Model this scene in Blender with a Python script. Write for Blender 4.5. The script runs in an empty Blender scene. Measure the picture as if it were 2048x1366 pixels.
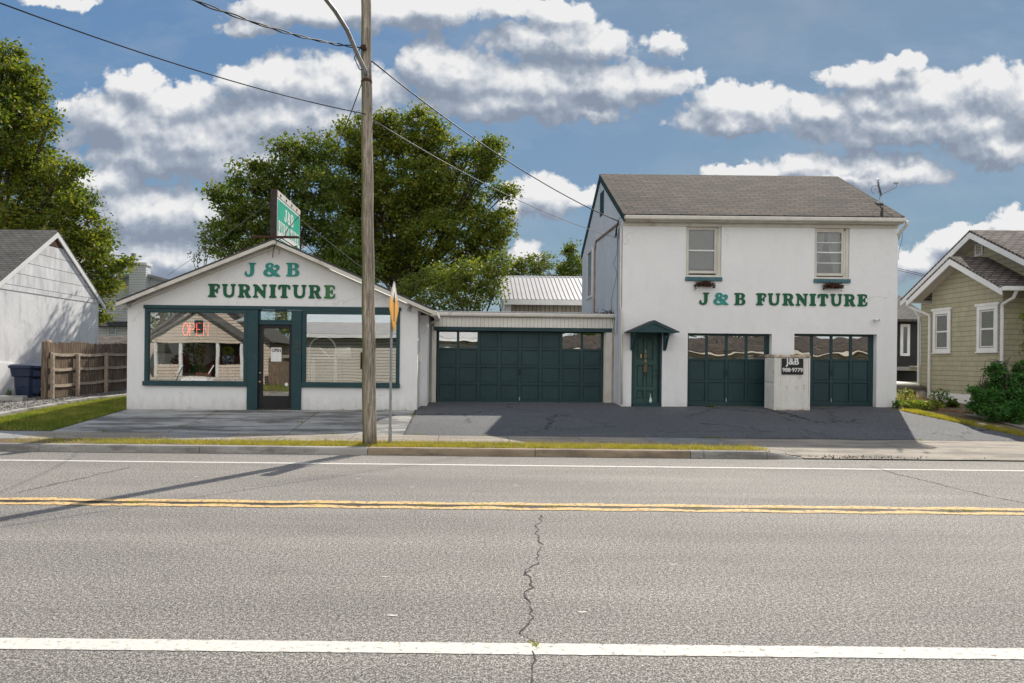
import bpy, math, random
import numpy as np
from mathutils import Vector, Matrix
C = bpy.context.scene
col = C.collection
rng = np.random.default_rng(7)
random.seed(5)
R = math.radians

# ------------------------------------------------------------------ camera
F, PX, PY, ROLL, CZ = 1365.0, 930.0, 722.0, R(0.6), 1.8
cam = bpy.data.cameras.new('camera'); camo = bpy.data.objects.new('camera', cam); col.objects.link(camo)
cam.sensor_width = 36; cam.lens = 36 * F / 2048
cam.shift_x = (1024 - PX) / 2048; cam.shift_y = (PY - 683) / 2048
cam.clip_start = .05; cam.clip_end = 2000
camo.matrix_world = Matrix.Translation((0, 0, CZ)) @ Matrix.Rotation(R(90), 4, 'X') @ Matrix.Rotation(ROLL, 4, 'Z')
C.camera = camo
CR, SR = math.cos(ROLL), math.sin(ROLL)
def P(px, py, Y):
    dx, du = px - PX, PY - py
    return Vector(((dx*CR - du*SR) * Y/F, Y, CZ + (dx*SR + du*CR) * Y/F))
def XP(px, Y, py=650): return P(px, py, Y).x
def ZP(px, py, Y): return P(px, py, Y).z

# ------------------------------------------------------------------ light
AZ, EL = 28.0, 43.0
C.view_settings.view_transform = 'Standard'; C.view_settings.look = 'None'
C.view_settings.exposure = 0.55; C.view_settings.gamma = 1
sl = bpy.data.lights.new('sun', 'SUN'); sl.energy = 3.9; sl.angle = R(.55); sl.color = (1, .93, .82)
so = bpy.data.objects.new('sun', sl); col.objects.link(so)
sd = Vector((math.sin(R(AZ))*math.cos(R(EL)), math.cos(R(AZ))*math.cos(R(EL)), math.sin(R(EL))))
so.rotation_euler = (-sd).to_track_quat('-Z', 'Y').to_euler()
so.location = (20, 30, 40)

W = bpy.data.worlds.new('World'); C.world = W; W.use_nodes = True
nt = W.node_tree; nt.nodes.clear()
class G:
    """tiny expression builder for shader nodes"""
    def __init__(s, t): s.t = t
    def n(s, ty, **k):
        nd = s.t.nodes.new(ty)
        for a, b in k.items(): setattr(nd, a, b)
        return nd
    def put(s, inp, v):
        if v is None: return
        if hasattr(v, 'is_output') or isinstance(v, bpy.types.NodeSocket): s.t.links.new(v, inp)
        else: inp.default_value = v
    def m(s, op, a, b=None, c=None, clamp=False):
        nd = s.n('ShaderNodeMath', operation=op, use_clamp=clamp)
        s.put(nd.inputs[0], a); s.put(nd.inputs[1], b)
        if c is not None: s.put(nd.inputs[2], c)
        return nd.outputs[0]
    def vm(s, op, a, b=None, c=None, out=0):
        nd = s.n('ShaderNodeVectorMath', operation=op)
        s.put(nd.inputs[0], a); s.put(nd.inputs[1], b)
        if c is not None: s.put(nd.inputs[2], c)
        return nd.outputs[out]
    def noise(s, vec, scale, detail=4, rough=.55, out=0, dist=0):
        nd = s.n('ShaderNodeTexNoise'); s.put(nd.inputs['Vector'], vec)
        nd.inputs['Scale'].default_value = scale; nd.inputs['Detail'].default_value = detail
        nd.inputs['Roughness'].default_value = rough; nd.inputs['Distortion'].default_value = dist
        return nd.outputs[out]
    def ramp(s, f, stops, interp='LINEAR'):
        nd = s.n('ShaderNodeValToRGB'); s.put(nd.inputs[0], f); cr = nd.color_ramp; cr.interpolation = interp
        while len(cr.elements) < len(stops): cr.elements.new(.5)
        for e, (p, c) in zip(cr.elements, stops):
            e.position = p; e.color = (*c, 1) if len(c) == 3 else c
        return nd.outputs[0]
    def mix(s, f, a, b, mode='MIX'):
        nd = s.n('ShaderNodeMix', data_type='RGBA', blend_type=mode)
        s.put(nd.inputs[0], f)
        s.put(nd.inputs[6], (*a, 1) if isinstance(a, tuple) and len(a) == 3 else a)
        s.put(nd.inputs[7], (*b, 1) if isinstance(b, tuple) and len(b) == 3 else b)
        return nd.outputs[2]
    def sep(s, v):
        nd = s.n('ShaderNodeSeparateXYZ'); s.put(nd.inputs[0], v); return nd.outputs
    def comb(s, x, y, z):
        nd = s.n('ShaderNodeCombineXYZ'); s.put(nd.inputs[0], x); s.put(nd.inputs[1], y); s.put(nd.inputs[2], z); return nd.outputs[0]

BLOBS = [ # clouds: azimuth/elevation tangents x 1365 : (px, py, rx, ry)
 (215,240,100,52),(270,175,58,34),(350,215,95,45),(330,275,190,55),(400,290,210,60),(290,325,170,38),
 (480,170,60,34),(545,165,75,50),(640,175,95,62),(730,185,75,55),(560,245,190,50),(640,235,160,45),
 (300,430,250,60),(330,520,250,45),(200,375,110,35),(470,330,140,40),
 (560,18,110,42),(700,28,150,36),(830,18,190,40),(1000,12,80,25),(110,8,90,18),(500,60,60,22),
 (1120,28,60,30),(1090,75,150,42),(1180,90,80,30),(860,130,60,55),(920,150,105,55),(1060,165,165,50),(1010,210,200,38),(1200,165,110,45),(1320,155,75,38),(1180,222,70,20),
 (1440,205,70,45),(1500,205,75,40),(1450,240,100,26),(1330,78,42,26),
 (1690,145,55,32),(1770,150,70,28),(1810,118,48,22),(1640,215,70,32),(1740,205,110,42),(1850,190,110,55),(1960,165,95,55),(2060,190,90,60),(1780,250,190,38),(1950,240,140,40),
 (1590,328,85,28),(1500,335,80,18),(1700,325,110,30),(1820,335,90,28),(1700,352,150,20),(2000,285,120,36),
 (1085,390,62,42),(1030,400,40,30),(1040,500,40,24),(1920,480,90,32),(2030,440,70,34),(1830,520,70,40),(1930,455,60,20),(1150,395,40,20)]
grp = bpy.data.node_groups.new('cloud_field', 'ShaderNodeTree')
grp.interface.new_socket('P', in_out='INPUT', socket_type='NodeSocketVector')
grp.interface.new_socket('D', in_out='OUTPUT', socket_type='NodeSocketFloat')
g = G(grp)
gi = g.n('NodeGroupInput'); go = g.n('NodeGroupOutput')
p0 = gi.outputs[0]
w1 = g.vm('SUBTRACT', g.noise(p0, .011, 2, .5, out=1), (.5, .5, .5))
w2 = g.vm('SUBTRACT', g.noise(p0, .034, 6, .62, out=1), (.5, .5, .5))
pw = g.vm('MULTIPLY_ADD', w1, (90, 50, 0), p0)
pw = g.vm('MULTIPLY_ADD', w2, (46, 38, 0), pw)
d = None
for (cx, cy, rx, ry) in BLOBS:
    q = g.vm('MULTIPLY_ADD', pw, (1/rx, 1/ry, 0), (-cx/rx, -cy/ry, 0))
    l = g.vm('LENGTH', q, out=1)
    d = l if d is None else g.m('SMOOTH_MIN', d, l, .32)
g.put(go.inputs[0], d)
g = G(nt)
dirv = g.n('ShaderNodeTexCoord').outputs['Generated']
sx, sy, sz = g.sep(dirv)[:3]
ay = g.m('MAXIMUM', g.m('ABSOLUTE', sy), .12)
u = g.m('MULTIPLY_ADD', g.m('DIVIDE', sx, ay), F, PX)
v = g.m('MULTIPLY_ADD', g.m('DIVIDE', sz, ay), -F, PY)
v = g.m('SUBTRACT', v, g.m('MULTIPLY', u, 0.0))
pv = g.comb(u, v, 0)
def field(pv_):
    nd = g.n('ShaderNodeGroup'); nd.node_tree = grp; g.put(nd.inputs[0], pv_); return nd.outputs[0]
d0 = field(pv)
d1 = field(g.vm('ADD', pv, (12, -26, 0)))
d2 = field(g.vm('ADD', pv, (3, -7, 0)))
fn = g.m('SUBTRACT', g.noise(pv, .040, 9, .66), .5)
def bil(p_):
    p_ = g.vm('MULTIPLY_ADD', g.vm('SUBTRACT', g.noise(p_, .02, 4, .6, out=1), (.5,.5,.5)), (34, 30, 0), p_)
    nd = g.n('ShaderNodeTexVoronoi', feature='F1'); g.put(nd.inputs['Vector'], p_); nd.inputs['Scale'].default_value = .021
    nd.inputs['Detail'].default_value = 2; nd.inputs['Roughness'].default_value = .5
    return nd.outputs['Distance']
b0 = bil(pv); b1 = bil(g.vm('ADD', pv, (6, -15, 0)))
d3 = field(g.vm('ADD', pv, (16, -52, 0)))
de = g.m('ADD', g.m('ADD', d0, g.m('MULTIPLY', fn, .55)), g.m('MULTIPLY', g.m('SUBTRACT', b0, .50), .48))
dens = g.m('MULTIPLY', g.m('SUBTRACT', 1.36, de), 4.0, clamp=True)
dens = g.m('SMOOTHSTEP', dens, 0, 1) if False else g.m('POWER', dens, 1.25)
dens = g.m('MULTIPLY', dens, g.m('MULTIPLY', g.m('ADD', sz, .02), 30, clamp=True))
rel = g.m('ADD', g.m('MULTIPLY', g.m('SUBTRACT', d1, d0), .36), g.m('MULTIPLY', g.m('SUBTRACT', d3, d0), .44))
rel = g.m('ADD', rel, g.m('ADD', g.m('MULTIPLY', fn, .22), g.m('MULTIPLY', g.m('SUBTRACT', b1, b0), .36)))
lum = g.m('ADD', rel, .36)
lum = g.m('ADD', lum, g.m('MULTIPLY', g.m('SUBTRACT', g.noise(pv, .0065, 4, .6), .5), .55), clamp=True)
ccol = g.ramp(lum, [(0, (.30, .36, .46)), (.3, (.42, .48, .58)), (.58, (.70, .74, .80)), (.85, (1.0, 1.0, 1.0))])
sky = g.n('ShaderNodeTexSky', sky_type='NISHITA', sun_disc=False)
sky.sun_elevation = R(EL); sky.sun_rotation = R(AZ); sky.air_density = 1.0; sky.dust_density = .6; sky.ozone_density = 2.0
hs = g.n('ShaderNodeHueSaturation'); hs.inputs['Saturation'].default_value = .95
g.put(hs.inputs['Color'], sky.outputs[0])
SKYS = .15
SKYK, SKYB = 1.8, 1.5
BC = 6.3
L_ = g.vm('DOT_PRODUCT', sky.outputs[0], (.3, .5, .2), out=1)
k_ = g.m('DIVIDE', SKYK, g.m('ADD', L_, SKYB))
skyc = g.vm('MULTIPLY', hs.outputs[0], g.comb(g.m('MULTIPLY', k_, .78), k_, g.m('MULTIPLY', k_, 1.10)))
# clouds are given in the sky's own units
CL = 3.9
cl = g.vm('MULTIPLY', ccol, (CL, CL, CL))
veil = g.ramp(g.noise(g.vm('MULTIPLY', pv, (1, 2.2, 1)), .0035, 7, .62), [(.46, (0,0,0)), (.78, (.35,.35,.35))])
skyc = g.mix(veil, skyc, (2.1, 2.35, 2.65))
hz = g.m('POWER', g.m('SUBTRACT', 1, g.m('MULTIPLY', sz, 2.1, clamp=True)), 2.2)
skyc = g.mix(g.m('MULTIPLY', hz, .5), skyc, (2.0, 2.5, 2.95))
fin = g.mix(dens, skyc, cl)
# bright cloud banks added out of view behind the camera to brighten the facades
back = g.m('MULTIPLY', g.m('SUBTRACT', -.05, sy), 4, clamp=True)
bn_ = g.ramp(g.noise(g.vm('MULTIPLY', dirv, (1, 1, 2.2)), 2.2, 6, .6), [(.36, (0,0,0)), (.50, (1,1,1))])
bn_ = g.m('MULTIPLY', g.m('MULTIPLY', bn_, back), g.m('MULTIPLY', sz, 12, clamp=True))
fin = g.mix(bn_, fin, (BC, BC*.985, BC*.96))
bg = g.n('ShaderNodeBackground'); g.put(bg.inputs[0], fin); bg.inputs[1].default_value = SKYS
g.put(g.n('ShaderNodeOutputWorld').inputs[0], bg.outputs[0])

# ------------------------------------------------------------------ helpers
def tag(o, label=None, cat=None, group=None, kind=None):
    if label: o['label'] = label
    if cat: o['category'] = cat
    if group: o['group'] = group
    if kind: o['kind'] = kind
    return o
def thing(name, loc, label, cat, group=None):
    o = bpy.data.objects.new(name, None); col.objects.link(o); o.location = loc
    o.empty_display_size = .2
    return tag(o, label, cat, group)
def link(name, me, m, parent=None, smooth=False):
    o = bpy.data.objects.new(name, me); col.objects.link(o)
    if m is not None: me.materials.append(m)
    if parent is not None:
        o.parent = parent
        w = parent
        L = Vector((0, 0, 0))
        while w is not None:
            L += Vector(w.location); w = w.parent
        if parent.type == 'EMPTY' : o.matrix_parent_inverse = Matrix.Translation(-L)
    if smooth:
        me.polygons.foreach_set('use_smooth', [True]*len(me.polygons))
    return o
class MB:
    def __init__(s): s.v = []; s.f = []
    def add(s, vs, fs):
        k = len(s.v); s.v += [tuple(p) for p in vs]; s.f += [tuple(i+k for i in f) for f in fs]; return s
    def box(s, x0, y0, z0, x1, y1, z1):
        x0, x1 = sorted((x0, x1)); y0, y1 = sorted((y0, y1)); z0, z1 = sorted((z0, z1))
        return s.add([(x0,y0,z0),(x1,y0,z0),(x1,y1,z0),(x0,y1,z0),(x0,y0,z1),(x1,y0,z1),(x1,y1,z1),(x0,y1,z1)],
              [(0,3,2,1),(4,5,6,7),(0,1,5,4),(1,2,6,5),(2,3,7,6),(3,0,4,7)])
    def bbox(s, x0, y0, z0, x1, y1, z1, b=.006):
        """box with chamfered edges"""
        x0, x1 = sorted((x0, x1)); y0, y1 = sorted((y0, y1)); z0, z1 = sorted((z0, z1))
        b = min(b, (x1-x0)*.3, (y1-y0)*.3, (z1-z0)*.3)
        vs = []; 
        import itertools
        idx = {}
        for cx, cy, cz in itertools.product((0,1),(0,1),(0,1)):
            X, Y, Z = (x0,x1)[cx], (y0,y1)[cy], (z0,z1)[cz]
            dx, dy, dz = (b,-b)[cx], (b,-b)[cy], (b,-b)[cz]
            for a, q in enumerate(((X,Y+dy,Z+dz),(X+dx,Y,Z+dz),(X+dx,Y+dy,Z))):
                idx[(cx,cy,cz,a)] = len(vs); vs.append(q)
        fs = []
        for a in range(3):
            o1, o2 = [k for k in range(3) if k != a]
            for side in (0,1):
                f = []
                for (p, q) in ((0,0),(1,0),(1,1),(0,1)):
                    c = [0,0,0]; c[a] = side; c[o1] = p; c[o2] = q
                    f.append(idx[(*c, a)])
                if (side == 1) == (a == 1): f.reverse()
                fs.append(f)
        for a in range(3):   # edges along axis a
            o1, o2 = [k for k in range(3) if k != a]
            for p in (0,1):
                for q in (0,1):
                    c = [0,0,0]; c[o1] = p; c[o2] = q
                    c2 = list(c); c2[a] = 1
                    f = [idx[(*c,o1)], idx[(*c2,o1)], idx[(*c2,o2)], idx[(*c,o2)]]
                    fs.append(f)
        for c in itertools.product((0,1),(0,1),(0,1)):
            fs.append([idx[(*c,0)], idx[(*c,1)], idx[(*c,2)]])
        return s.add(vs, fs)
    def prism(s, pts, axis, a, b):
        """pts 2D polygon, extruded along axis from a to b"""
        n = len(pts)
        def mk(p, t):
            if axis == 'X': return (t, p[0], p[1])
            if axis == 'Y': return (p[0], t, p[1])
            return (p[0], p[1], t)
        vs = [mk(p, a) for p in pts] + [mk(p, b) for p in pts]
        fs = [tuple(range(n))[::-1], tuple(range(n, 2*n))] + [(i, (i+1) % n, n+(i+1) % n, n+i) for i in range(n)]
        return s.add(vs, fs)
    def slab(s, a, b, c, d, t):
        a, b, c, d = map(Vector, (a, b, c, d))
        nrm = (b-a).cross(d-a).normalized() * t
        vs = [a, b, c, d, a-nrm, b-nrm, c-nrm, d-nrm]
        return s.add(vs, [(0,1,2,3),(7,6,5,4),(0,4,5,1),(1,5,6,2),(2,6,7,3),(3,7,4,0)])
    def tube(s, pts, r, seg=8, cap=True):
        pts = [Vector(p) for p in pts]; n = len(pts)
        rs = r if isinstance(r, (list, tuple)) else [r]*n
        k = len(s.v); prev = None
        for i, p in enumerate(pts):
            t = (pts[min(i+1, n-1)] - pts[max(i-1, 0)]).normalized()
            if prev is None:
                ref = Vector((0,0,1)) if abs(t.z) < .9 else Vector((1,0,0))
                a = t.cross(ref).normalized()
            else: a = (prev - t*prev.dot(t)).normalized()
            prev = a; b = t.cross(a)
            for j in range(seg):
                th = 2*math.pi*j/seg
                s.v.append(tuple(p + (a*math.cos(th) + b*math.sin(th))*rs[i]))
        for i in range(n-1):
            for j in range(seg):
                j2 = (j+1) % seg
                s.f.append((k+i*seg+j, k+i*seg+j2, k+(i+1)*seg+j2, k+(i+1)*seg+j))
        if cap:
            s.f.append(tuple(k+j for j in range(seg))[::-1]); s.f.append(tuple(k+(n-1)*seg+j for j in range(seg)))
        return s
    def lathe(s, c, prof, seg=16):
        """prof: (r, z) list around vertical axis at c"""
        return s.tube([(c[0], c[1], c[2]+z) for r, z in prof], [max(r, 1e-4) for r, z in prof], seg) if False else s._lathe(c, prof, seg)
    def _lathe(s, c, prof, seg):
        k = len(s.v); n = len(prof)
        for r, z in prof:
            for j in range(seg):
                th = 2*math.pi*j/seg
                s.v.append((c[0]+r*math.cos(th), c[1]+r*math.sin(th), c[2]+z))
        for i in range(n-1):
            for j in range(seg):
                j2 = (j+1) % seg
                s.f.append((k+i*seg+j, k+i*seg+j2, k+(i+1)*seg+j2, k+(i+1)*seg+j))
        s.f.append(tuple(k+j for j in range(seg))[::-1]); s.f.append(tuple(k+(n-1)*seg+j for j in range(seg)))
        return s
    def build(s, name, m, parent=None, smooth=False):
        me = bpy.data.meshes.new(name); me.from_pydata(s.v, [], s.f); me.update()
        return link(name, me, m, parent, smooth)
def struct(name, mb, m, smooth=False, kind='structure'):
    o = mb.build(name, m, None, smooth); o['kind'] = kind; return o
def wall_cells(mb, xs, zs, inside, Y0, Y1, axis='Y'):
    """wall made of cells; inside(cx,cz)->bool; xs,zs sorted breakpoints; reveals closed"""
    nx, nz = len(xs)-1, len(zs)-1
    ok = [[inside((xs[i]+xs[i+1])/2, (zs[j]+zs[j+1])/2) for j in range(nz)] for i in range(nx)]
    def q(x, y, z): return (x, y, z) if axis == 'Y' else (y, x, z)
    for i in range(nx):
        for j in range(nz):
            if not ok[i][j]: continue
            x0, x1, z0, z1 = xs[i], xs[i+1], zs[j], zs[j+1]
            vs = [q(x0,Y0,z0),q(x1,Y0,z0),q(x1,Y0,z1),q(x0,Y0,z1),q(x0,Y1,z0),q(x1,Y1,z0),q(x1,Y1,z1),q(x0,Y1,z1)]
            fs = [(0,1,2,3),(7,6,5,4)]
            if i == 0 or not ok[i-1][j]: fs.append((0,3,7,4))
            if i == nx-1 or not ok[i+1][j]: fs.append((1,5,6,2))
            if j == 0 or not ok[i][j-1]: fs.append((0,4,5,1))
            if j == nz-1 or not ok[i][j+1]: fs.append((3,2,6,7))
            mb.add(vs, fs)
def holes_wall(mb, x0, x1, z0, z1, holes, Y0, Y1, axis='Y'):
    xs = sorted({x0, x1, *[h[0] for h in holes], *[h[1] for h in holes]})
    zs = sorted({z0, z1, *[h[2] for h in holes], *[h[3] for h in holes]})
    wall_cells(mb, xs, zs, lambda x, z: not any(h[0] < x < h[1] and h[2] < z < h[3] for h in holes), Y0, Y1, axis)
def rect(px0, py0, px1, py1, Y):
    """photo rectangle -> (x0,x1,z0,z1) on the plane at depth Y"""
    c = P((px0+px1)/2, (py0+py1)/2, Y); w = (px1-px0)*Y/F/2; h = (py1-py0)*Y/F/2
    return (c.x-w, c.x+w, c.z-h, c.z+h)

# ground profile -------------------------------------------------
PROF = [(-300,.1),(1.6,.1),(13.12,.13),(13.85,.13),(15.2,.14),(18.6,.45),(20.6,.55),(26,.62),(40,.7),(400,.7)]
def gz(X, Y):
    for (a, za), (b, zb) in zip(PROF, PROF[1:]):
        if a <= Y <= b:
            z = za + (zb-za)*(Y-a)/(b-a); break
    if Y > 15.2: z += .0075*max(-14, min(18, X+1)) * min(1, (Y-15.2)/3.4)
    return z

# ------------------------------------------------------------------ materials
def mat(name, c1, c2=None, rough=.75, ns=2.0, det=5, bump=0., bs=60., spec=.35, metal=0., st=(1,1,1), lo=.35, hi=.65, grime=None, gs=1.2, glo=.55, ghi=.75, coat=0, bst=None):
    m = bpy.data.materials.new(name); m.use_nodes = True; t = m.node_tree; b = t.nodes['Principled BSDF']; g = G(t)
    tc = g.n('ShaderNodeTexCoord').outputs['Object']
    vec = g.vm('MULTIPLY', tc, st)
    c2 = c2 or tuple(x*.82 for x in c1)
    f = g.noise(vec, ns, det, .6)
    c = g.ramp(f, [(lo, c1), (hi, c2)])
    if grime:
        gf = g.ramp(g.noise(vec, gs, 7, .65), [(glo, (0,0,0)), (ghi, (1,1,1))])
        c = g.mix(gf, c, grime)
    g.put(b.inputs['Base Color'], c)
    b.inputs['Roughness'].default_value = rough; b.inputs['Metallic'].default_value = metal
    b.inputs['Specular IOR Level'].default_value = spec
    if bump:
        bn = g.n('ShaderNodeBump'); bn.inputs['Strength'].default_value = min(1, bump); bn.inputs['Distance'].default_value = .01
        g.put(bn.inputs['Height'], g.noise(g.vm('MULTIPLY', tc, bst) if bst else tc, bs, 5, .6)); g.put(b.inputs['Normal'], bn.outputs[0])
    m['b'] = 1
    return m
def newmat(name):
    m = bpy.data.materials.new(name); m.use_nodes = True; t = m.node_tree
    return m, t.nodes['Principled BSDF'], G(t)

def asphalt(name, dark, mid, light, tint=.5, cracks=False):
    m, b, g = newmat(name)
    tc = g.n('ShaderNodeTexCoord').outputs['Object']
    n1 = g.noise(tc, 88, 3, .85); n2 = g.noise(tc, 34, 2, .75); n3 = g.noise(g.vm('MULTIPLY', tc, (.35, 1, 1)), .55, 4, .6)
    f = g.m('ADD', g.m('MULTIPLY', n1, .74), g.m('MULTIPLY', n2, .26))
    c = g.ramp(f, [(.40, dark), (.50, mid), (.59, light)])
    big = g.ramp(n3, [(.3, (.84,.84,.84)), (.7, (1.14,1.13,1.12))])
    c = g.mix(1, c, big, 'MULTIPLY')
    lanes = g.ramp(g.noise(g.vm('MULTIPLY', tc, (.03, 1.15, 1)), 1.0, 4, .65), [(.32, (.88,.88,.88)), (.5, (1,1,1)), (.68, (1.14,1.14,1.13))])
    if not cracks: c = g.mix(1, c, lanes, 'MULTIPLY')
    pat = g.ramp(g.noise(tc, 2.3, 7, .75), [(.56, (1,1,1)), (.74, (.74,.73,.72))])
    c = g.mix(1, c, pat, 'MULTIPLY')
    if cracks:
        vo = g.n('ShaderNodeTexVoronoi', feature='DISTANCE_TO_EDGE'); vo.inputs['Scale'].default_value = .42
        g.put(vo.inputs['Vector'], g.vm('MULTIPLY_ADD', g.noise(tc, 1.6, 6, .7, out=1), (1.1, 1.1, 0), tc))
        msk = g.m('GREATER_THAN', g.noise(tc, .35, 2), .5)
        cr = g.m('MULTIPLY', g.m('LESS_THAN', vo.outputs[0], .006), msk)
        c = g.mix(cr, c, (.012,.012,.013))
    g.put(b.inputs['Base Color'], c); b.inputs['Roughness'].default_value = .82; b.inputs['Specular IOR Level'].default_value = .3
    bn = g.n('ShaderNodeBump'); bn.inputs['Strength'].default_value = .55; bn.inputs['Distance'].default_value = .008
    g.put(bn.inputs['Height'], f); g.put(b.inputs['Normal'], bn.outputs[0])
    return m
def concrete(name, c1, c2, stain, joint=None):
    m, b, g = newmat(name)
    tc = g.n('ShaderNodeTexCoord').outputs['Object']
    c = g.ramp(g.noise(tc, 1.1, 6, .65), [(.3, c1), (.7, c2)])
    s = g.ramp(g.noise(g.vm('MULTIPLY', tc, (.35, 1.6, 1)), 1.7, 7, .7), [(.45, (0,0,0)), (.58, (1,1,1))])
    c = g.mix(g.m('MULTIPLY', s, .8), c, stain)
    sp = g.noise(tc, 120, 2, .6)
    c = g.mix(1, c, g.ramp(sp, [(.3, (.72,.72,.72)), (.7, (1.2,1.2,1.2))]), 'MULTIPLY')
    g.put(b.inputs['Base Color'], c); b.inputs['Roughness'].default_value = .9
    bn = g.n('ShaderNodeBump'); bn.inputs['Strength'].default_value = .4; bn.inputs['Distance'].default_value = .006
    g.put(bn.inputs['Height'], sp); g.put(b.inputs['Normal'], bn.outputs[0])
    return m
def brickmat(name, ua, va, w, h, c1, c2, mortar, ms=.012, off=.5, blotch=.25, rough=.9, ucoef=1., vcoef=1., bump=.6, warp=0):
    """coursed material (shingles, clapboard): u,v picked from object coords"""
    m, b, g = newmat(name)
    tc = g.n('ShaderNodeTexCoord').outputs['Object']
    o = g.sep(tc); ax = {'X': o[0], 'Y': o[1], 'Z': o[2]}
    vec = g.comb(g.m('MULTIPLY', ax[ua], ucoef), g.m('MULTIPLY', ax[va], vcoef), 0)
    if warp: vec = g.vm('MULTIPLY_ADD', g.noise(tc, 3, 3, out=1), (warp, warp, 0), vec)
    br = g.n('ShaderNodeTexBrick'); br.offset = off; br.squash = 1
    g.put(br.inputs['Vector'], vec); br.inputs['Scale'].default_value = 1
    br.inputs['Brick Width'].default_value = w; br.inputs['Row Height'].default_value = h
    br.inputs['Mortar Size'].default_value = ms; br.inputs['Mortar Smooth'].default_value = .2
    br.inputs['Color1'].default_value = (*c1, 1); br.inputs['Color2'].default_value = (*c2, 1); br.inputs['Mortar'].default_value = (*mortar, 1)
    bl = g.ramp(g.noise(tc, 1.3, 6, .65), [(.3, (1-blotch,)*3), (.7, (1+blotch*.6,)*3)])
    c = g.mix(1, br.outputs[0], bl, 'MULTIPLY')
    gr = g.ramp(g.noise(tc, 90, 2), [(.3, (.8,.8,.8)), (.7, (1.2,1.2,1.2))])
    c = g.mix(1, c, gr, 'MULTIPLY')
    g.put(b.inputs['Base Color'], c); b.inputs['Roughness'].default_value = rough; b.inputs['Specular IOR Level'].default_value = .2
    bn = g.n('ShaderNodeBump'); bn.inputs['Strength'].default_value = bump; bn.inputs['Distance'].default_value = .012; bn.invert = True
    g.put(bn.inputs['Height'], br.outputs[1]); g.put(b.inputs['Normal'], bn.outputs[0])
    return m
def glassmat(name, refl=.5, tint=(.8,.85,.84), wav=.02, ws=1.6):
    m = bpy.data.materials.new(name); m.use_nodes = True; t = m.node_tree; t.nodes.clear(); g = G(t)
    tr = g.n('ShaderNodeBsdfTransparent'); tr.inputs[0].default_value = (*tint, 1)
    gl = g.n('ShaderNodeBsdfGlossy'); gl.inputs['Roughness'].default_value = .0; gl.inputs[0].default_value = (.95,.95,.95,1)
    bn = g.n('ShaderNodeBump'); bn.inputs['Strength'].default_value = 1; bn.inputs['Distance'].default_value = wav
    tc = g.n('ShaderNodeTexCoord').outputs['Object']
    g.put(bn.inputs['Height'], g.noise(tc, ws, 1, .4)); g.put(gl.inputs['Normal'], bn.outputs[0])
    mx = g.n('ShaderNodeMixShader'); mx.inputs[0].default_value = refl
    g.put(mx.inputs[1], tr.outputs[0]); g.put(mx.inputs[2], gl.outputs[0])
    g.put(g.n('ShaderNodeOutputMaterial').inputs[0], mx.outputs[0])
    return m
def leafmat(name, c1, c2, c3, trans=.35, rough=.55, ns=.55, wr=.55, wn=.55):
    m = bpy.data.materials.new(name); m.use_nodes = True; t = m.node_tree; t.nodes.clear(); g = G(t)
    rnd = g.n('ShaderNodeNewGeometry').outputs['Random Per Island']
    tc = g.n('ShaderNodeTexCoord').outputs['Object']
    f = g.m('ADD', g.m('MULTIPLY', rnd, wr), g.m('MULTIPLY', g.noise(tc, ns, 3, .6), wn))
    c = g.ramp(f, [(.22, c1), (.55, c2), (.86, c3)])
    d = g.n('ShaderNodeBsdfPrincipled'); g.put(d.inputs['Base Color'], c); d.inputs['Roughness'].default_value = rough
    d.inputs['Specular IOR Level'].default_value = .35
    tl = g.n('ShaderNodeBsdfTranslucent'); g.put(tl.inputs[0], g.mix(1, c, (1.5,1.55,.6), 'MULTIPLY'))
    mx = g.n('ShaderNodeMixShader'); mx.inputs[0].default_value = trans
    g.put(mx.inputs[1], d.outputs[0]); g.put(mx.inputs[2], tl.outputs[0])
    g.put(g.n('ShaderNodeOutputMaterial').inputs[0], mx.outputs[0])
    return m
def woodmat(name, c1, c2, c3=None, sc=(14, 14, .9), rough=.85, moss=None):
    m, b, g = newmat(name)
    tc = g.n('ShaderNodeTexCoord').outputs['Object']
    f = g.noise(g.vm('MULTIPLY', tc, sc), 3, 7, .7)
    c = g.ramp(f, [(.33, c1), (.52, c2), (.66, c3 or c2)])
    c = g.mix(1, c, g.ramp(g.noise(tc, .9, 4), [(.3, (.8,.8,.8)), (.7, (1.15,1.15,1.15))]), 'MULTIPLY')
    if moss:
        nr = g.sep(g.n('ShaderNodeNewGeometry').outputs['Normal'])
        a = g.m('MULTIPLY_ADD', nr[0], -2.6, -1.55)
        a = g.m('ADD', a, g.m('MULTIPLY', g.noise(g.vm('MULTIPLY', tc, (8, 8, 1.2)), 1.6, 5), 1.1), clamp=True)
        c = g.mix(g.m('MULTIPLY', a, .85), c, moss)
    g.put(b.inputs['Base Color'], c); b.inputs['Roughness'].default_value = rough; b.inputs['Specular IOR Level'].default_value = .2
    bn = g.n('ShaderNodeBump'); bn.inputs['Strength'].default_value = .6; bn.inputs['Distance'].default_value = .01
    g.put(bn.inputs['Height'], f); g.put(b.inputs['Normal'], bn.outputs[0])
    return m
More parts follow.
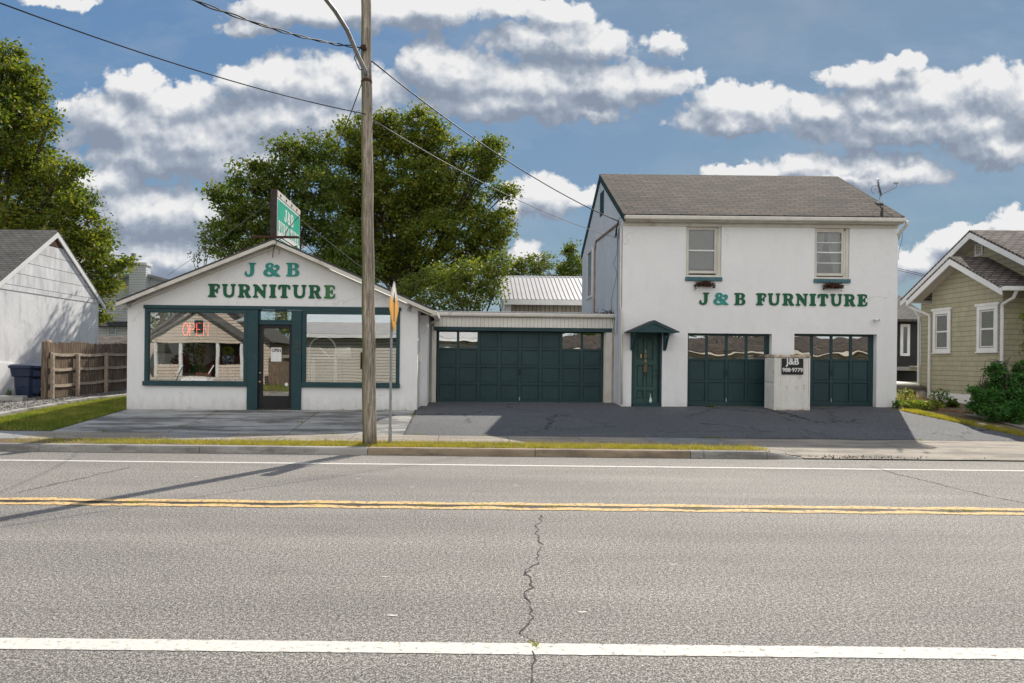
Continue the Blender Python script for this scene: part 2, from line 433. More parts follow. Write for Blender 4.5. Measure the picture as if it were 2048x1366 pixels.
def stuccomat(name, c1, c2, grime, gstr=.5, streak=True):
    m, b, g = newmat(name)
    tc = g.n('ShaderNodeTexCoord').outputs['Object']
    c = g.ramp(g.noise(tc, .8, 6, .6), [(.3, c1), (.7, c2)])
    s = g.ramp(g.noise(g.vm('MULTIPLY', tc, (1.8, 1.8, .45)), 1.9, 8, .72), [(.5, (0,0,0)), (.78, (1,1,1))])
    c = g.mix(g.m('MULTIPLY', s, gstr), c, grime)
    sm = g.ramp(g.noise(tc, 7, 4, .7), [(.66, (0,0,0)), (.76, (1,1,1))])
    c = g.mix(g.m('MULTIPLY', sm, gstr*.6), c, grime)
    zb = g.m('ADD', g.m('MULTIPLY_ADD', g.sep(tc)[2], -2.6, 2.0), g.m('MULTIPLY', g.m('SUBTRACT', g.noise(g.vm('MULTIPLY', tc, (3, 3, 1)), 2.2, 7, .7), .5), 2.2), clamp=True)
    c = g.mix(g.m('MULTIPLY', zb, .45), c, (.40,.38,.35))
    pt_ = g.ramp(g.noise(tc, .9, 3, .5), [(.60, (0,0,0)), (.615, (1,1,1))])
    c = g.mix(g.m('MULTIPLY', pt_, .16), c, (.86,.86,.86))
    vo = g.n('ShaderNodeTexVoronoi', feature='DISTANCE_TO_EDGE'); vo.inputs['Scale'].default_value = .33
    g.put(vo.inputs['Vector'], g.vm('MULTIPLY_ADD', g.noise(tc, 1.8, 6, .75, out=1), (1.0, 1.0, 1.0), tc))
    hc = g.m('MULTIPLY', g.m('LESS_THAN', vo.outputs[0], .0028), g.m('GREATER_THAN', g.noise(tc, .45, 2), .55))
    c = g.mix(g.m('MULTIPLY', hc, .4), c, (.25,.24,.23))
    g.put(b.inputs['Base Color'], c); b.inputs['Roughness'].default_value = .85; b.inputs['Specular IOR Level'].default_value = .25
    bn = g.n('ShaderNodeBump'); bn.inputs['Strength'].default_value = .5; bn.inputs['Distance'].default_value = .012
    g.put(bn.inputs['Height'], g.m('ADD', g.noise(tc, 38, 5, .65), g.m('MULTIPLY', g.noise(tc, 4, 3), 1.5))); g.put(b.inputs['Normal'], bn.outputs[0])
    return m

M = {}
M['road'] = asphalt('road_asphalt', (.035,.033,.031), (.145,.136,.126), (.56,.53,.49))
M['road2'] = asphalt('stained_asphalt', (.03,.028,.026), (.135,.126,.115), (.48,.45,.42))
M['drive'] = asphalt('driveway_asphalt', (.030,.032,.037), (.072,.076,.085), (.23,.235,.245), cracks=True)
M['apron'] = concrete('apron_concrete', (.42,.415,.40), (.27,.268,.26), (.055,.054,.054))
M['walk'] = concrete('walk_concrete', (.38,.33,.27), (.28,.245,.205), (.17,.155,.135))
M['walk2'] = concrete('walk_grey_concrete', (.30,.30,.30), (.22,.22,.22), (.15,.15,.15))
M['kerb'] = concrete('kerb_concrete', (.42,.40,.37), (.30,.29,.27), (.15,.14,.13))
M['kerbtan'] = concrete('kerb_tan_concrete', (.36,.28,.19), (.26,.20,.135), (.12,.10,.075))
M['dirt'] = mat('garden_soil', (.12,.085,.055), (.2,.16,.11), ns=5, bump=.8, bs=30, rough=1, spec=.1)
M['ground'] = mat('ground_turf', (.06,.08,.022), (.11,.10,.04), ns=3, bump=.6, bs=40, rough=1, spec=.1)
M['gravel'] = asphalt('gravel', (.05,.048,.045), (.17,.16,.15), (.48,.46,.43))
M['seam'] = mat('tar_seam', (.018,.017,.016), (.05,.045,.04), ns=30)
M['seam2'] = mat('worn_joint', (.10,.085,.06), (.05,.045,.04), ns=14)
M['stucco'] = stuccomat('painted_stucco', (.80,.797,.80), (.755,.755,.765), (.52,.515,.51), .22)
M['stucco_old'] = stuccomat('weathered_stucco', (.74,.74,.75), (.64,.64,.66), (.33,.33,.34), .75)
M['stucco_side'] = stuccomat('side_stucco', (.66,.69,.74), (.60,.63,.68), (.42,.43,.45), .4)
M['trimw'] = mat('aged_white_trim', (.66,.63,.57), (.56,.53,.47), ns=4, bump=.2, grime=(.28,.25,.2), gs=3, glo=.6, ghi=.8, st=(1,1,.5))
M['clean'] = mat('white_trim', (.76,.76,.77), (.68,.68,.68), ns=3, rough=.5)
M['green'] = mat('dark_green_paint', (.010,.043,.052), (.015,.056,.066), ns=3, rough=.5, spec=.4, bump=.15, bs=90, grime=(.045,.10,.10), gs=5, glo=.6, ghi=.8)
M['green2'] = mat('garage_green_paint', (.010,.037,.043), (.016,.049,.055), ns=1.6, rough=.5, spec=.4, bump=.1, bs=70, grime=(.05,.085,.083), gs=4, glo=.62, ghi=.82)
M['doorgreen'] = mat('faded_green_paint', (.024,.062,.056), (.036,.085,.075), ns=4, rough=.6, grime=(.014,.05,.05), gs=2)
M['black'] = mat('black_metal', (.012,.012,.013), (.018,.018,.02), rough=.45)
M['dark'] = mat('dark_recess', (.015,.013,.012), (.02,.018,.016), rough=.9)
M['letter'] = mat('letter_green', (.002,.085,.035), (.004,.11,.045), ns=6, rough=.5, grime=(.02,.14,.075), gs=9, glo=.6, ghi=.75)
M['lettert'] = mat('letter_teal', (.02,.22,.19), (.03,.27,.235), ns=6, rough=.5, grime=(.05,.34,.3), gs=9)
M['lettero'] = mat('letter_olive', (.035,.15,.05), (.05,.18,.07), ns=6, rough=.5)
M['gold'] = mat('brass', (.5,.32,.15), (.42,.25,.1), rough=.4, metal=.6, ns=20)
M['bronze'] = mat('tarnished_brass', (.16,.11,.07), (.1,.07,.045), rough=.5, metal=.4, ns=20)
M['glass'] = glassmat('shop_glass', .30, (.96,.98,.97), .0011, 1.1)
M['glassr'] = glassmat('wavy_glass', .62, (.5,.55,.55), .0032, 1.7)
M['glassd'] = glassmat('house_glass', .08, (.75,.78,.78), .001, 1.5)
M['galv'] = mat('galvanised', (.42,.43,.44), (.33,.34,.35), rough=.45, metal=.6, ns=8)
M['alu'] = mat('lamp_arm_metal', (.36,.35,.34), (.27,.26,.25), rough=.5, metal=.5, ns=6)
M['rust'] = mat('rusty_steel', (.045,.02,.015), (.10,.045,.028), ns=12, rough=.8, metal=.2)
M['darkrust'] = mat('dark_weathered_steel', (.022,.018,.018), (.05,.036,.032), ns=9, rough=.7)
M['rustpipe'] = mat('rusty_pipe', (.30,.17,.11), (.42,.30,.22), ns=5, rough=.8)
M['wire'] = mat('cable_black', (.012,.012,.014), (.02,.02,.02), rough=.6)
M['wireg'] = mat('cable_grey', (.22,.21,.2), (.15,.15,.15), rough=.6)
M['pole'] = woodmat('pole_wood', (.085,.07,.055), (.30,.255,.205), (.50,.45,.38), moss=(.10,.115,.025))
M['fence'] = woodmat('fence_wood', (.05,.034,.024), (.165,.12,.088), (.32,.26,.20), sc=(11, 11, .7))
M['fencerail'] = woodmat('fence_rail_wood', (.22,.17,.13), (.42,.34,.27), (.55,.46,.38), sc=(6, 1.2, 12))
M['bark'] = woodmat('bark', (.035,.027,.02), (.085,.065,.05), (.13,.105,.085), sc=(6, 6, 1.5))
M['bin'] = mat('blue_plastic', (.010,.022,.055), (.014,.028,.068), rough=.4, ns=3, spec=.5)
M['yellow'], b, g = newmat('sign_yellow_white')
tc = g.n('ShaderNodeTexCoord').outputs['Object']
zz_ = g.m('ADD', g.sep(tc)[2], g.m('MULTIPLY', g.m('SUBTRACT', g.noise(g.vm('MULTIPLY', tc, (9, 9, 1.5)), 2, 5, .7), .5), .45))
g.put(b.inputs['Base Color'], g.ramp(g.m('SUBTRACT', zz_, 2.5), [(.50, (.84,.40,.035)), (.62, (.80,.76,.68))])); b.inputs['Roughness'].default_value = .4  # yellow below, whitish towards the top with a ragged edge
M['lineyel'] = mat('road_yellow', (.70,.47,.20), (.6,.40,.17), ns=25, rough=.8, grime=(.17,.15,.13), gs=16, glo=.5, ghi=.62)
M['linewh'] = mat('road_white', (.66,.635,.585), (.54,.515,.47), ns=30, rough=.8, grime=(.24,.22,.2), gs=22, glo=.56, ghi=.68)
M['roofshingle'] = brickmat('roof_shingle_brown', 'X', 'Y', .42, .14, (.055,.05,.046), (.125,.095,.074), (.018,.016,.015), .022, blotch=.35)
M['roofgrey'] = brickmat('roof_shingle_grey', 'X', 'Y', .30, .125, (.12,.118,.112), (.16,.152,.14), (.05,.048,.045), .014)
M['roofhouse'] = brickmat('roof_shingle_striped', 'X', 'Y', .30, .13, (.13,.11,.10), (.24,.20,.18), (.05,.045,.042), .024)
M['rooftar'] = mat('roofing_felt', (.05,.05,.052), (.09,.088,.085), ns=4, rough=.95)
def coursed(name, ua, h, c1, c2, line, jc, w, ls=.008, js=.004, warp=.0, blotch=.1, grime=None):
    m, b, g = newmat(name)
    tc = g.n('ShaderNodeTexCoord').outputs['Object']; o = g.sep(tc); U = {'X': o[0], 'Y': o[1]}[ua]
    row = g.m('FLOOR', g.m('DIVIDE', o[2], h))
    fr = g.m('FRACT', g.m('DIVIDE', o[2], h))
    wn = g.n('ShaderNodeTexWhiteNoise', noise_dimensions='1D'); g.put(wn.inputs['W'], row)
    uu = g.m('ADD', U, g.m('MULTIPLY', wn.outputs[0], 7.3))
    vo = g.n('ShaderNodeTexVoronoi', voronoi_dimensions='1D', feature='DISTANCE_TO_EDGE'); g.put(vo.inputs['W'], uu); vo.inputs['Scale'].default_value = 1/w
    jm = g.m('LESS_THAN', vo.outputs[0], js/w)
    v2 = g.n('ShaderNodeTexVoronoi', voronoi_dimensions='1D'); g.put(v2.inputs['W'], uu); v2.inputs['Scale'].default_value = 1/w
    c = g.mix(g.sep(v2.outputs['Color'])[0], c1, c2)
    bl = g.ramp(g.noise(g.vm('MULTIPLY', tc, (2, 2, .7)), 1.6, 7, .7), [(.3, (1-blotch,)*3), (.7, (1+blotch*.5,)*3)])
    c = g.mix(1, c, bl, 'MULTIPLY')
    c = g.mix(g.m('MULTIPLY', jm, .75), c, jc)
    c = g.mix(g.m('LESS_THAN', fr, ls/h), c, line)
    g.put(b.inputs['Base Color'], c); b.inputs['Roughness'].default_value = .85; b.inputs['Specular IOR Level'].default_value = .2
    bn = g.n('ShaderNodeBump'); bn.inputs['Strength'].default_value = .6; bn.inputs['Distance'].default_value = .02
    g.put(bn.inputs['Height'], g.m('SUBTRACT', 1, fr)); g.put(b.inputs['Normal'], bn.outputs[0])
    return m
SH = ((.365,.35,.25), (.405,.385,.28), (.13,.12,.075), (.22,.205,.13))
M['shake'] = coursed('green_shake', 'Y', .150, SH[0], SH[1], SH[2], SH[3], .30, .011, .005)
M['shakef'] = coursed('green_shake_front', 'X', .150, SH[0], SH[1], SH[2], SH[3], .30, .011, .005)
M['shakeold'] = coursed('white_shingle_siding', 'Y', .42, (.60,.60,.62), (.70,.70,.72), (.10,.10,.10), (.36,.36,.37), .55, .016, .006, blotch=.3)
M['claph'] = brickmat('white_clapboard', 'X', 'Z', 40, .20, (.60,.56,.51), (.62,.58,.53), (.12,.10,.09), .02, blotch=.06)
M['clapbeige'] = brickmat('beige_clapboard', 'X', 'Z', 40, .20, (.62,.53,.45), (.64,.55,.47), (.15,.11,.09), .018, blotch=.06)
M['clapgrey'] = brickmat('grey_clapboard', 'X', 'Z', 40, .14, (.62,.65,.66), (.65,.67,.68), (.36,.38,.38), .016, blotch=.05)
M['bead'] = brickmat('white_boards', 'X', 'Z', .115, 30, (.76,.735,.68), (.72,.70,.645), (.50,.475,.43), .008, off=0, blotch=.1)
M['batten'] = brickmat('beige_batten', 'X', 'Z', .19, 30, (.36,.32,.27), (.25,.225,.19), (.16,.14,.12), .022, off=0, blotch=.06)
M['metalroof'] = mat('white_metal_roof', (.46,.45,.45), (.40,.39,.40), rough=.45, ns=1)
M['soffit'] = mat('soffit_paint', (.58,.53,.47), (.50,.46,.41), ns=2)
M['wallin'] = mat('showroom_wall', (.16,.14,.12), (.12,.105,.09), ns=1)
M['blind'] = brickmat('window_blind', 'X', 'Z', 40, .028, (.24,.235,.19), (.22,.215,.18), (.08,.08,.065), .006, blotch=.12)
M['curtain'] = mat('lace_curtain', (.40,.41,.38), (.22,.24,.22), ns=6, st=(6,6,.4))
M['sill'] = mat('teal_sill_paint', (.05,.13,.16), (.07,.17,.20), ns=8, rough=.6)
M['twig'] = mat('dead_twigs', (.05,.028,.018), (.11,.055,.035), ns=20, rough=1)
M['cab'] = mat('rusting_white_enamel', (.74,.725,.69), (.66,.64,.60), ns=2.2, bump=.3, bs=20, rough=.55, grime=(.36,.24,.15), gs=3.4, glo=.60, ghi=.74, st=(2.2,2.2,.7))
M['cabrust'] = mat('rust_streaked_enamel', (.62,.58,.52), (.42,.30,.20), ns=5, lo=.42, hi=.6, rough=.6, bump=.3, bs=25, grime=(.16,.075,.035), gs=6, glo=.52, ghi=.66)
M['signgreen'] = mat('sign_green', (.03,.38,.25), (.045,.44,.30), ns=3, rough=.4)
M['white'] = mat('white_paint', (.78,.78,.76), (.7,.7,.69), ns=6, rough=.5)
M['pale'] = mat('pale_blue_paint', (.35,.52,.52), (.3,.46,.47), ns=5)
M['redcloth'] = mat('brown_sofa', (.16,.065,.05), (.11,.045,.035), ns=6, rough=.95)
M['terra'] = mat('glazed_pot', (.03,.05,.10), (.5,.5,.48), ns=14, lo=.48, hi=.56, rough=.3)
M['cardboard'] = mat('tan_wood', (.33,.2,.11), (.27,.16,.09), ns=5)
M['bottle'] = glassmat('clear_bottle', .25, (.75,.9,.88), .002, 4)
M['boat'] = mat('dull_aluminium', (.33,.32,.29), (.20,.20,.18), rough=.4, metal=.7, ns=3)
M['stone'] = mat('edging_stone', (.42,.38,.33), (.3,.27,.23), ns=6, bump=.6, bs=25)
M['brickred'] = mat('edging_brick', (.28,.13,.085), (.2,.1,.07), ns=7, bump=.5, bs=30)
M['added_skylight'] = bpy.data.materials.new('milky_added_skylight'); M['added_skylight'].use_nodes = True  # translucent panel for the added roof openings, passes soft light
_t = M['added_skylight'].node_tree; _t.nodes.clear(); _g = G(_t); _s = _g.n('ShaderNodeBsdfTranslucent'); _s.inputs[0].default_value = (.8,.8,.78,1); _g.put(_g.n('ShaderNodeOutputMaterial').inputs[0], _s.outputs[0])
M['neon'] = bpy.data.materials.new('neon_tube'); M['neon'].use_nodes = True
_b = M['neon'].node_tree.nodes['Principled BSDF']; _b.inputs['Base Color'].default_value = (.6,.05,.03,1)
_b.inputs['Emission Color'].default_value = (1,.10,.05,1); _b.inputs['Emission Strength'].default_value = 2.4
M['leafA'] = leafmat('leaf_oak', (.05,.090,.017), (.13,.170,.026), (.29,.26,.038), .46)
M['leafB'] = leafmat('leaf_maple', (.05,.09,.022), (.105,.155,.030), (.23,.225,.04), .44)
M['leafC'] = leafmat('leaf_locust', (.085,.125,.026), (.14,.18,.035), (.24,.23,.05), .42)
M['leafD'] = leafmat('leaf_bush', (.025,.10,.02), (.05,.155,.03), (.10,.21,.04), .35)
M['leafE'] = leafmat('leaf_weed', (.10,.17,.025), (.20,.25,.04), (.36,.34,.07), .4)
M['leafR'] = leafmat('leaf_red', (.14,.045,.02), (.2,.07,.035), (.22,.1,.05), .2)
M['grassY'] = leafmat('grass_dry', (.17,.20,.025), (.31,.29,.045), (.52,.40,.13), .4, .8, 2.6, .35, .8)
M['grassG'] = leafmat('grass_green', (.08,.15,.018), (.17,.21,.03), (.46,.37,.13), .4, .8, 1.9, .3, .85)
M['straw'] = leafmat('dry_straw', (.25,.2,.1), (.34,.27,.15), (.4,.33,.2), .3, .9)

# ------------------------------------------------------------------ setting
def grid(name, Xs, Ys, zf, m, kind='structure'):
    mb = MB(); n = len(Xs)
    mb.v = [(x, y, zf(x, y)) for y in Ys for x in Xs]
    mb.f = [(j*n+i, j*n+i+1, (j+1)*n+i+1, (j+1)*n+i) for j in range(len(Ys)-1) for i in range(n-1)]
    return struct(name, mb, m, kind=kind)
def base_z(x, y):
    if 1.61 < y < 13.1: return -.06
    if x > 5.755 and y < 13.9: return -.06
    return gz(x, y) - .03
grid('ground', [-400,-120,-60,-30,-15,-9,-1,5,5.75,5.76,12,17,30,60,120,400], [-300,-60,-20,1.6,1.62,13.09,13.12,13.85,13.9,15.2,16.9,18.6,20.6,26,40,80,200,400], base_z, M['ground'])
def strip(name, Ys, xl, xr, dz, m, zf=None, nx=14, kind='structure'):
    xl = xl if callable(xl) else (lambda y, v=xl: v); xr = xr if callable(xr) else (lambda y, v=xr: v)
    zf = zf or (lambda x, y: gz(x, y)); mb = MB(); n = nx+1
    for y in Ys:
        a, b = xl(y), xr(y)
        for i in range(n):
            x = a + (b-a)*i/nx; mb.v.append((x, y, zf(x, y)+dz))
    mb.f = [(j*n+i, j*n+i+1, (j+1)*n+i+1, (j+1)*n+i) for j in range(len(Ys)-1) for i in range(n-1)]
    return struct(name, mb, m, kind=kind)
flat = lambda x, y: 0.0
strip('road', [1.75, 6, 10, 12.96], -120, 120, 0, M['road'], flat)
def ragged(name, y0, y1, x0, x1, z, m, amp, step=.12, wav=0, wl=1.3, ph=0):
    mb = MB(); xs = np.arange(x0, x1+step, step); n = len(xs)
    off = wav*np.sin(xs*2*math.pi/wl + ph) + wav*.5*np.sin(xs*2*math.pi/(wl*1.7)+1+ph)
    lo = y0 + off*.3 + rng.normal(0, amp, n); hi = y1 + off + rng.normal(0, amp, n)
    for i in range(n): mb.v += [(xs[i], lo[i], z), (xs[i], hi[i], z)]
    mb.f = [(2*i, 2*i+2, 2*i+3, 2*i+1) for i in range(n-1)]
    return struct(name, mb, m)
ragged('lane_marking', 4.19, 4.355, -30, 30, .004, M['linewh'], .0025, .05)
ragged('lane_marking', 11.74, 11.86, -60, 60, .004, M['linewh'], .003, .08)
ragged('centre_marking', 8.27, 8.405, -50, 50, .006, M['lineyel'], .007, .07, .032, 1.05)
ragged('centre_marking', 8.53, 8.67, -50, 50, .006, M['lineyel'], .006, .07, -.02, 1.15, 2)
ragged('centre_seam', 8.405, 8.535, -50, 50, .0035, M['seam2'], .012, .06, .02, 1.1, 1)
ragged('centre_seam', 8.455, 8.485, -50, 50, .0047, M['seam'], .010, .06, .03, 1.1, 2)
def crack(pts, w, z=.005, jag=.04, zf=None):
    mb = MB(); pp = []
    for (a, b) in zip(pts, pts[1:]):
        n = max(2, int(math.dist(a, b)/.06))
        for i in range(n):
            t = i/n; pp.append((a[0]+(b[0]-a[0])*t, a[1]+(b[1]-a[1])*t))
    pp.append(pts[-1]); k = 0
    wk = 0
    for i, (x, y) in enumerate(pp):
        wk = wk*.7 + random.uniform(-jag, jag)
        ww = w*random.uniform(.25, 1.3)
        dx, dy = (pts[-1][0]-pts[0][0]), (pts[-1][1]-pts[0][1]); L = math.hypot(dx, dy); nx, ny = -dy/L, dx/L
        x += nx*wk; y += ny*wk
        zz = (zf(x, y) if zf else 0) + z
        mb.v += [(x-nx*ww, y-ny*ww, zz), (x+nx*ww, y+ny*ww, zz)]
    mb.f = [(2*i, 2*i+1, 2*i+3, 2*i+2) for i in range(len(pp)-1)]
    struct('road_crack', mb, M['seam'])
def RP(px, py, z=0.0):
    Y = 10.0
    for _ in range(3):
        a = P(px, py, Y); s = (a.z-CZ)/Y; Y = (z-CZ)/s
    return (P(px, py, Y).x, Y)
crack([RP(*q) for q in [(1080,1030),(1073,1058),(1077,1072),(1086,1104),(1060,1140),(1068,1175),(1056,1192),(1071,1215),(1066,1235),(1050,1255),(1052,1268),(1067,1285)]], .0065, jag=.03)
crack([RP(*q) for q in [(1060,1140),(1052,1152)]], .004, jag=.02)
crack([RP(*q) for q in [(1067,1303),(1058,1330),(1064,1366)]], .006, jag=.02)
crack([RP(*q) for q in [(1740,933),(1790,947),(1860,965),(1950,985),(2047,1007)]], .012, jag=.03)
crack([RP(*q) for q in [(40,985),(150,960),(260,935)]], .010, jag=.02)
for k in range(26):   # pale scuffs in the wheel paths
    x = random.uniform(-6, 8); y = random.choice([random.uniform(4.8, 7.8), random.uniform(9, 11.4)])
    w = random.uniform(.015, .05); mb = MB()
    mb.add([(x+w*math.cos(a)*random.uniform(.7, 1.2), y+.35*w*math.sin(a)*random.uniform(.7, 1.2), .0035) for a in np.linspace(0, 5.6, 8)], [tuple(range(8))])
    struct('road_scuff', mb, M['linewh'])
# kerbs
YK0, YK1 = 12.95, 13.12
def kerb(x0, x1, m, h0=.135, h1=.135):
    mb = MB(); n = max(2, int((x1-x0)/.25)); pr = []
    for i in range(n+1):
        t = i/n; x = x0+.006+(x1-x0-.012)*t; h = h0+(h1-h0)*t
        e = random.uniform(-.004, .004)
        sec = [(YK0-.012, -.1), (YK0+e, h-.035), (YK0+.028+e, h-.004), (YK0+.05, h), (YK1, h), (YK1, -.1)]
        mb.v += [(x, y, z) for y, z in sec]
    for i in range(n):
        for j in range(5): mb.f.append((i*6+j, (i+1)*6+j, (i+1)*6+j+1, i*6+j+1))
    mb.f += [tuple(range(6)), tuple(n*6+j for j in range(6))[::-1]]
    struct('kerb', mb, m)
K = [(-60,-30),(-30,-15.4)]+[(-15.4,-8.07),(-8.07,-5.02),(-5.02,-1.83)]
for a, b in K: kerb(a, b, M['kerb'])
kerb(-1.83, 1.35, M['kerbtan']); kerb(1.35, 4.3, M['kerbtan']); kerb(4.3, 4.55, M['kerb']); kerb(4.55, 5.75, M['kerb']); kerb(5.75, 6.45, M['kerb'], .135, .025)
mb = MB().box(-120, 1.6, -.1, 120, 1.75, .11); struct('kerb', mb, M['kerb'])
def cut(x, y):
    t = min(1, max(0, (x-5.75)/.7)); k = (y-12.96)/(13.85-12.96)
    return gz(x, 13.85)*(1-t) + t*(.02+.11*k) if y < 13.85 else gz(x, y)
strip('driveway_apron', [YK1+.002, 13.4, 13.85], 5.75, 6.45, .002, M['walk'], cut, 4)
strip('driveway_apron', [12.96, 13.4, 13.85], 6.452, 40, .002, M['walk'], cut, 20)
# sidewalk slabs
xs = [-40,-30,-20,-14,-11.2,-9.2,-6.6,-5.0,-3.9,-2.4,-.55,.95,2.5,3.95,5.6,7.2,8.8,10.4,12,13.6,15.2,18,24,40]
for a, b in zip(xs, xs[1:]):
    grey = (-6.6 <= a < -5.1) or (3.9 < a < 5.5) or a < -9.3
    strip('sidewalk', [13.852, 14.5, 15.195], a+.006, b-.006, .0, M['walk2'] if grey else M['walk'], None, 3)
# concrete apron before the shop, in three bays
for a, b in [(-9.2,-6.6),(-6.6,-3.92),(-3.92,-1.34)]:
    strip('concrete_apron', [15.205, 16.9, 18.58], a+.008, b-.008, .0, M['apron'], None, 4)
strip('concrete_apron', [18.58, 19.6, 20.8], -1.6, -1.34, -.002, M['apron'], None, 2)
def drx(y): return 12.95 - .95*max(0, min(1, (y-15.2)/3.3))
strip('asphalt_driveway', [15.205, 16.9, 18.6, 20.6, 21.0], -1.332, drx, .002, M['drive'], None, 14)
crack([(-1.335,15.2),(-1.33,16.5),(-1.33,18.6)], .02, .012, .012, gz)
crack([(5.2,15.22),(6.8,15.19),(8.5,15.21),(10.5,15.2),(12.9,15.21)], .014, .008, .015, gz)
crack([RP(1483,852,.25),RP(1520,866,.2),(6.3,15.25)], .008, .012, .02, gz)
crack([RP(1600,858,.25),RP(1660,872,.2),RP(1730,882,.15)], .011, .012, .03, gz)
crack([RP(1870,863,.25),RP(1945,880,.17)], .008, .012, .02, gz)
# lawn, gravel, soil on the sides
strip('lawn_soil', [15.205,16.9,18.6,20.6,24], lambda y: -11.75+.09*(y-15.2), -9.208, -.01, M['ground'], None, 4)
strip('gravel_yard', [15.205,16.9,18.6,20.6,26,32], -15.2, lambda y: -11.92+.09*(y-15.2), .0, M['gravel'], None, 6)
def edging(x0, y0, x1, y1, n, w=.2, h=.09, m=None):
    for i in range(n):
        a, b = i/n, (i+1)/n - .01
        p = Vector((x0+(x1-x0)*a, y0+(y1-y0)*a, 0)); q = Vector((x0+(x1-x0)*b, y0+(y1-y0)*b, 0))
        d_ = (q-p).normalized(); nn = Vector((-d_.y, d_.x, 0))*w/2
        mb = MB(); e = random.uniform(-.01, .012)
        vs = [p-nn, q-nn, q+nn, p+nn]
        vs2 = [v_ + Vector((0,0,gz(v_.x, v_.y)+h+e)) for v_ in vs]; vs1 = [v_ + Vector((0,0,gz(v_.x, v_.y)-.1)) for v_ in vs]
        cn = sum(vs2, Vector())/4
        vs3 = [v_ + (cn-v_)*.07 + Vector((0,0,.012)) for v_ in vs2]
        mb.add(vs1+vs2+vs3, [(0,1,5,4),(1,2,6,5),(2,3,7,6),(3,0,4,7),(4,5,9,8),(5,6,10,9),(6,7,11,10),(7,4,8,11),(8,9,10,11)])
        struct('edging_kerb', mb, m or M['kerb'])
edging(-11.85, 15.3, -11.05, 24, 6)
edging(-15.0, 20.7, -13.35, 20.75, 2, .25, .12)
strip('garden_bed', [15.205,16.9,18.6,20.6,26], drx, 30, .0, M['dirt'], None, 6)
strip('garden_path', [15.5,16.4,17.2,18.2], lambda y: 13.75-.16*(y-15.2), lambda y: 14.6-.2*(y-15.2), .02, M['walk'], None, 2)
for k in range(9):
    mb = MB(); x = 13.0+.22*k; y = 18.7-.16*k; z = gz(x, y)
    mb.bbox(x, y, z-.02, x+.2, y+.1, z+.055, .008); struct('edging_brick', mb, M['brickred'])

# ------------------------------------------------------------------ vegetation generators
def leaves(name, cen, size, m, parent=None, up=.3, kind=None, aspect=.55, jit=.45):
    n = len(cen); cen = np.asarray(cen)
    a = rng.normal(size=(n, 3)); a[:, 2] *= .7; a /= np.linalg.norm(a, axis=1)[:, None]
    b = rng.normal(size=(n, 3)); b[:, 2] *= .8; b -= (b*a).sum(1)[:, None]*a; b /= np.linalg.norm(b, axis=1)[:, None]
    s = (size*(1+jit*rng.uniform(-1, 1, n)))[:, None]
    v = np.empty((n, 4, 3)); v[:, 0] = cen-a*s*.5; v[:, 1] = cen+b*s*.5*aspect; v[:, 2] = cen+a*s*.5; v[:, 3] = cen-b*s*.5*aspect
    me = bpy.data.meshes.new(name)
    me.vertices.add(n*4); me.vertices.foreach_set('co', v.ravel().astype(np.float32))
    me.loops.add(n*4); me.loops.foreach_set('vertex_index', np.arange(n*4, dtype=np.int32))
    me.polygons.add(n); me.polygons.foreach_set('loop_start', np.arange(0, n*4, 4, dtype=np.int32)); me.polygons.foreach_set('loop_total', np.full(n, 4, dtype=np.int32))
    me.update(calc_edges=True)
    o = link(name, me, m, parent)
    if kind: o['kind'] = kind
    return o
def blades(name, xy, zfun, h, m, parent=None, kind='stuff', lean=.5, w=.006):
    n = len(xy); base = np.array([(x, y, zfun(x, y)) for x, y in xy])
    ang = rng.uniform(0, 2*math.pi, n); hh = h*rng.uniform(.45, 1.25, n)
    l = rng.normal(0, lean, n)*hh; la = rng.uniform(0, 2*math.pi, n)
    d_ = np.stack([np.cos(ang), np.sin(ang)*.6, np.zeros(n)], 1)*(w*rng.uniform(.6, 1.4, n))[:, None]
    tip = base + np.stack([l*np.cos(la), l*np.sin(la), hh], 1)
    v = np.stack([base-d_, base+d_, tip], 1)
    me = bpy.data.meshes.new(name)
    me.vertices.add(n*3); me.vertices.foreach_set('co', v.ravel().astype(np.float32))
    me.loops.add(n*3); me.loops.foreach_set('vertex_index', np.arange(n*3, dtype=np.int32))
    me.polygons.add(n); me.polygons.foreach_set('loop_start', np.arange(0, n*3, 3, dtype=np.int32)); me.polygons.foreach_set('loop_total', np.full(n, 3, dtype=np.int32))
    me.update(calc_edges=True)
    o = link(name, me, m, parent)
    if kind: o['kind'] = kind
    return o
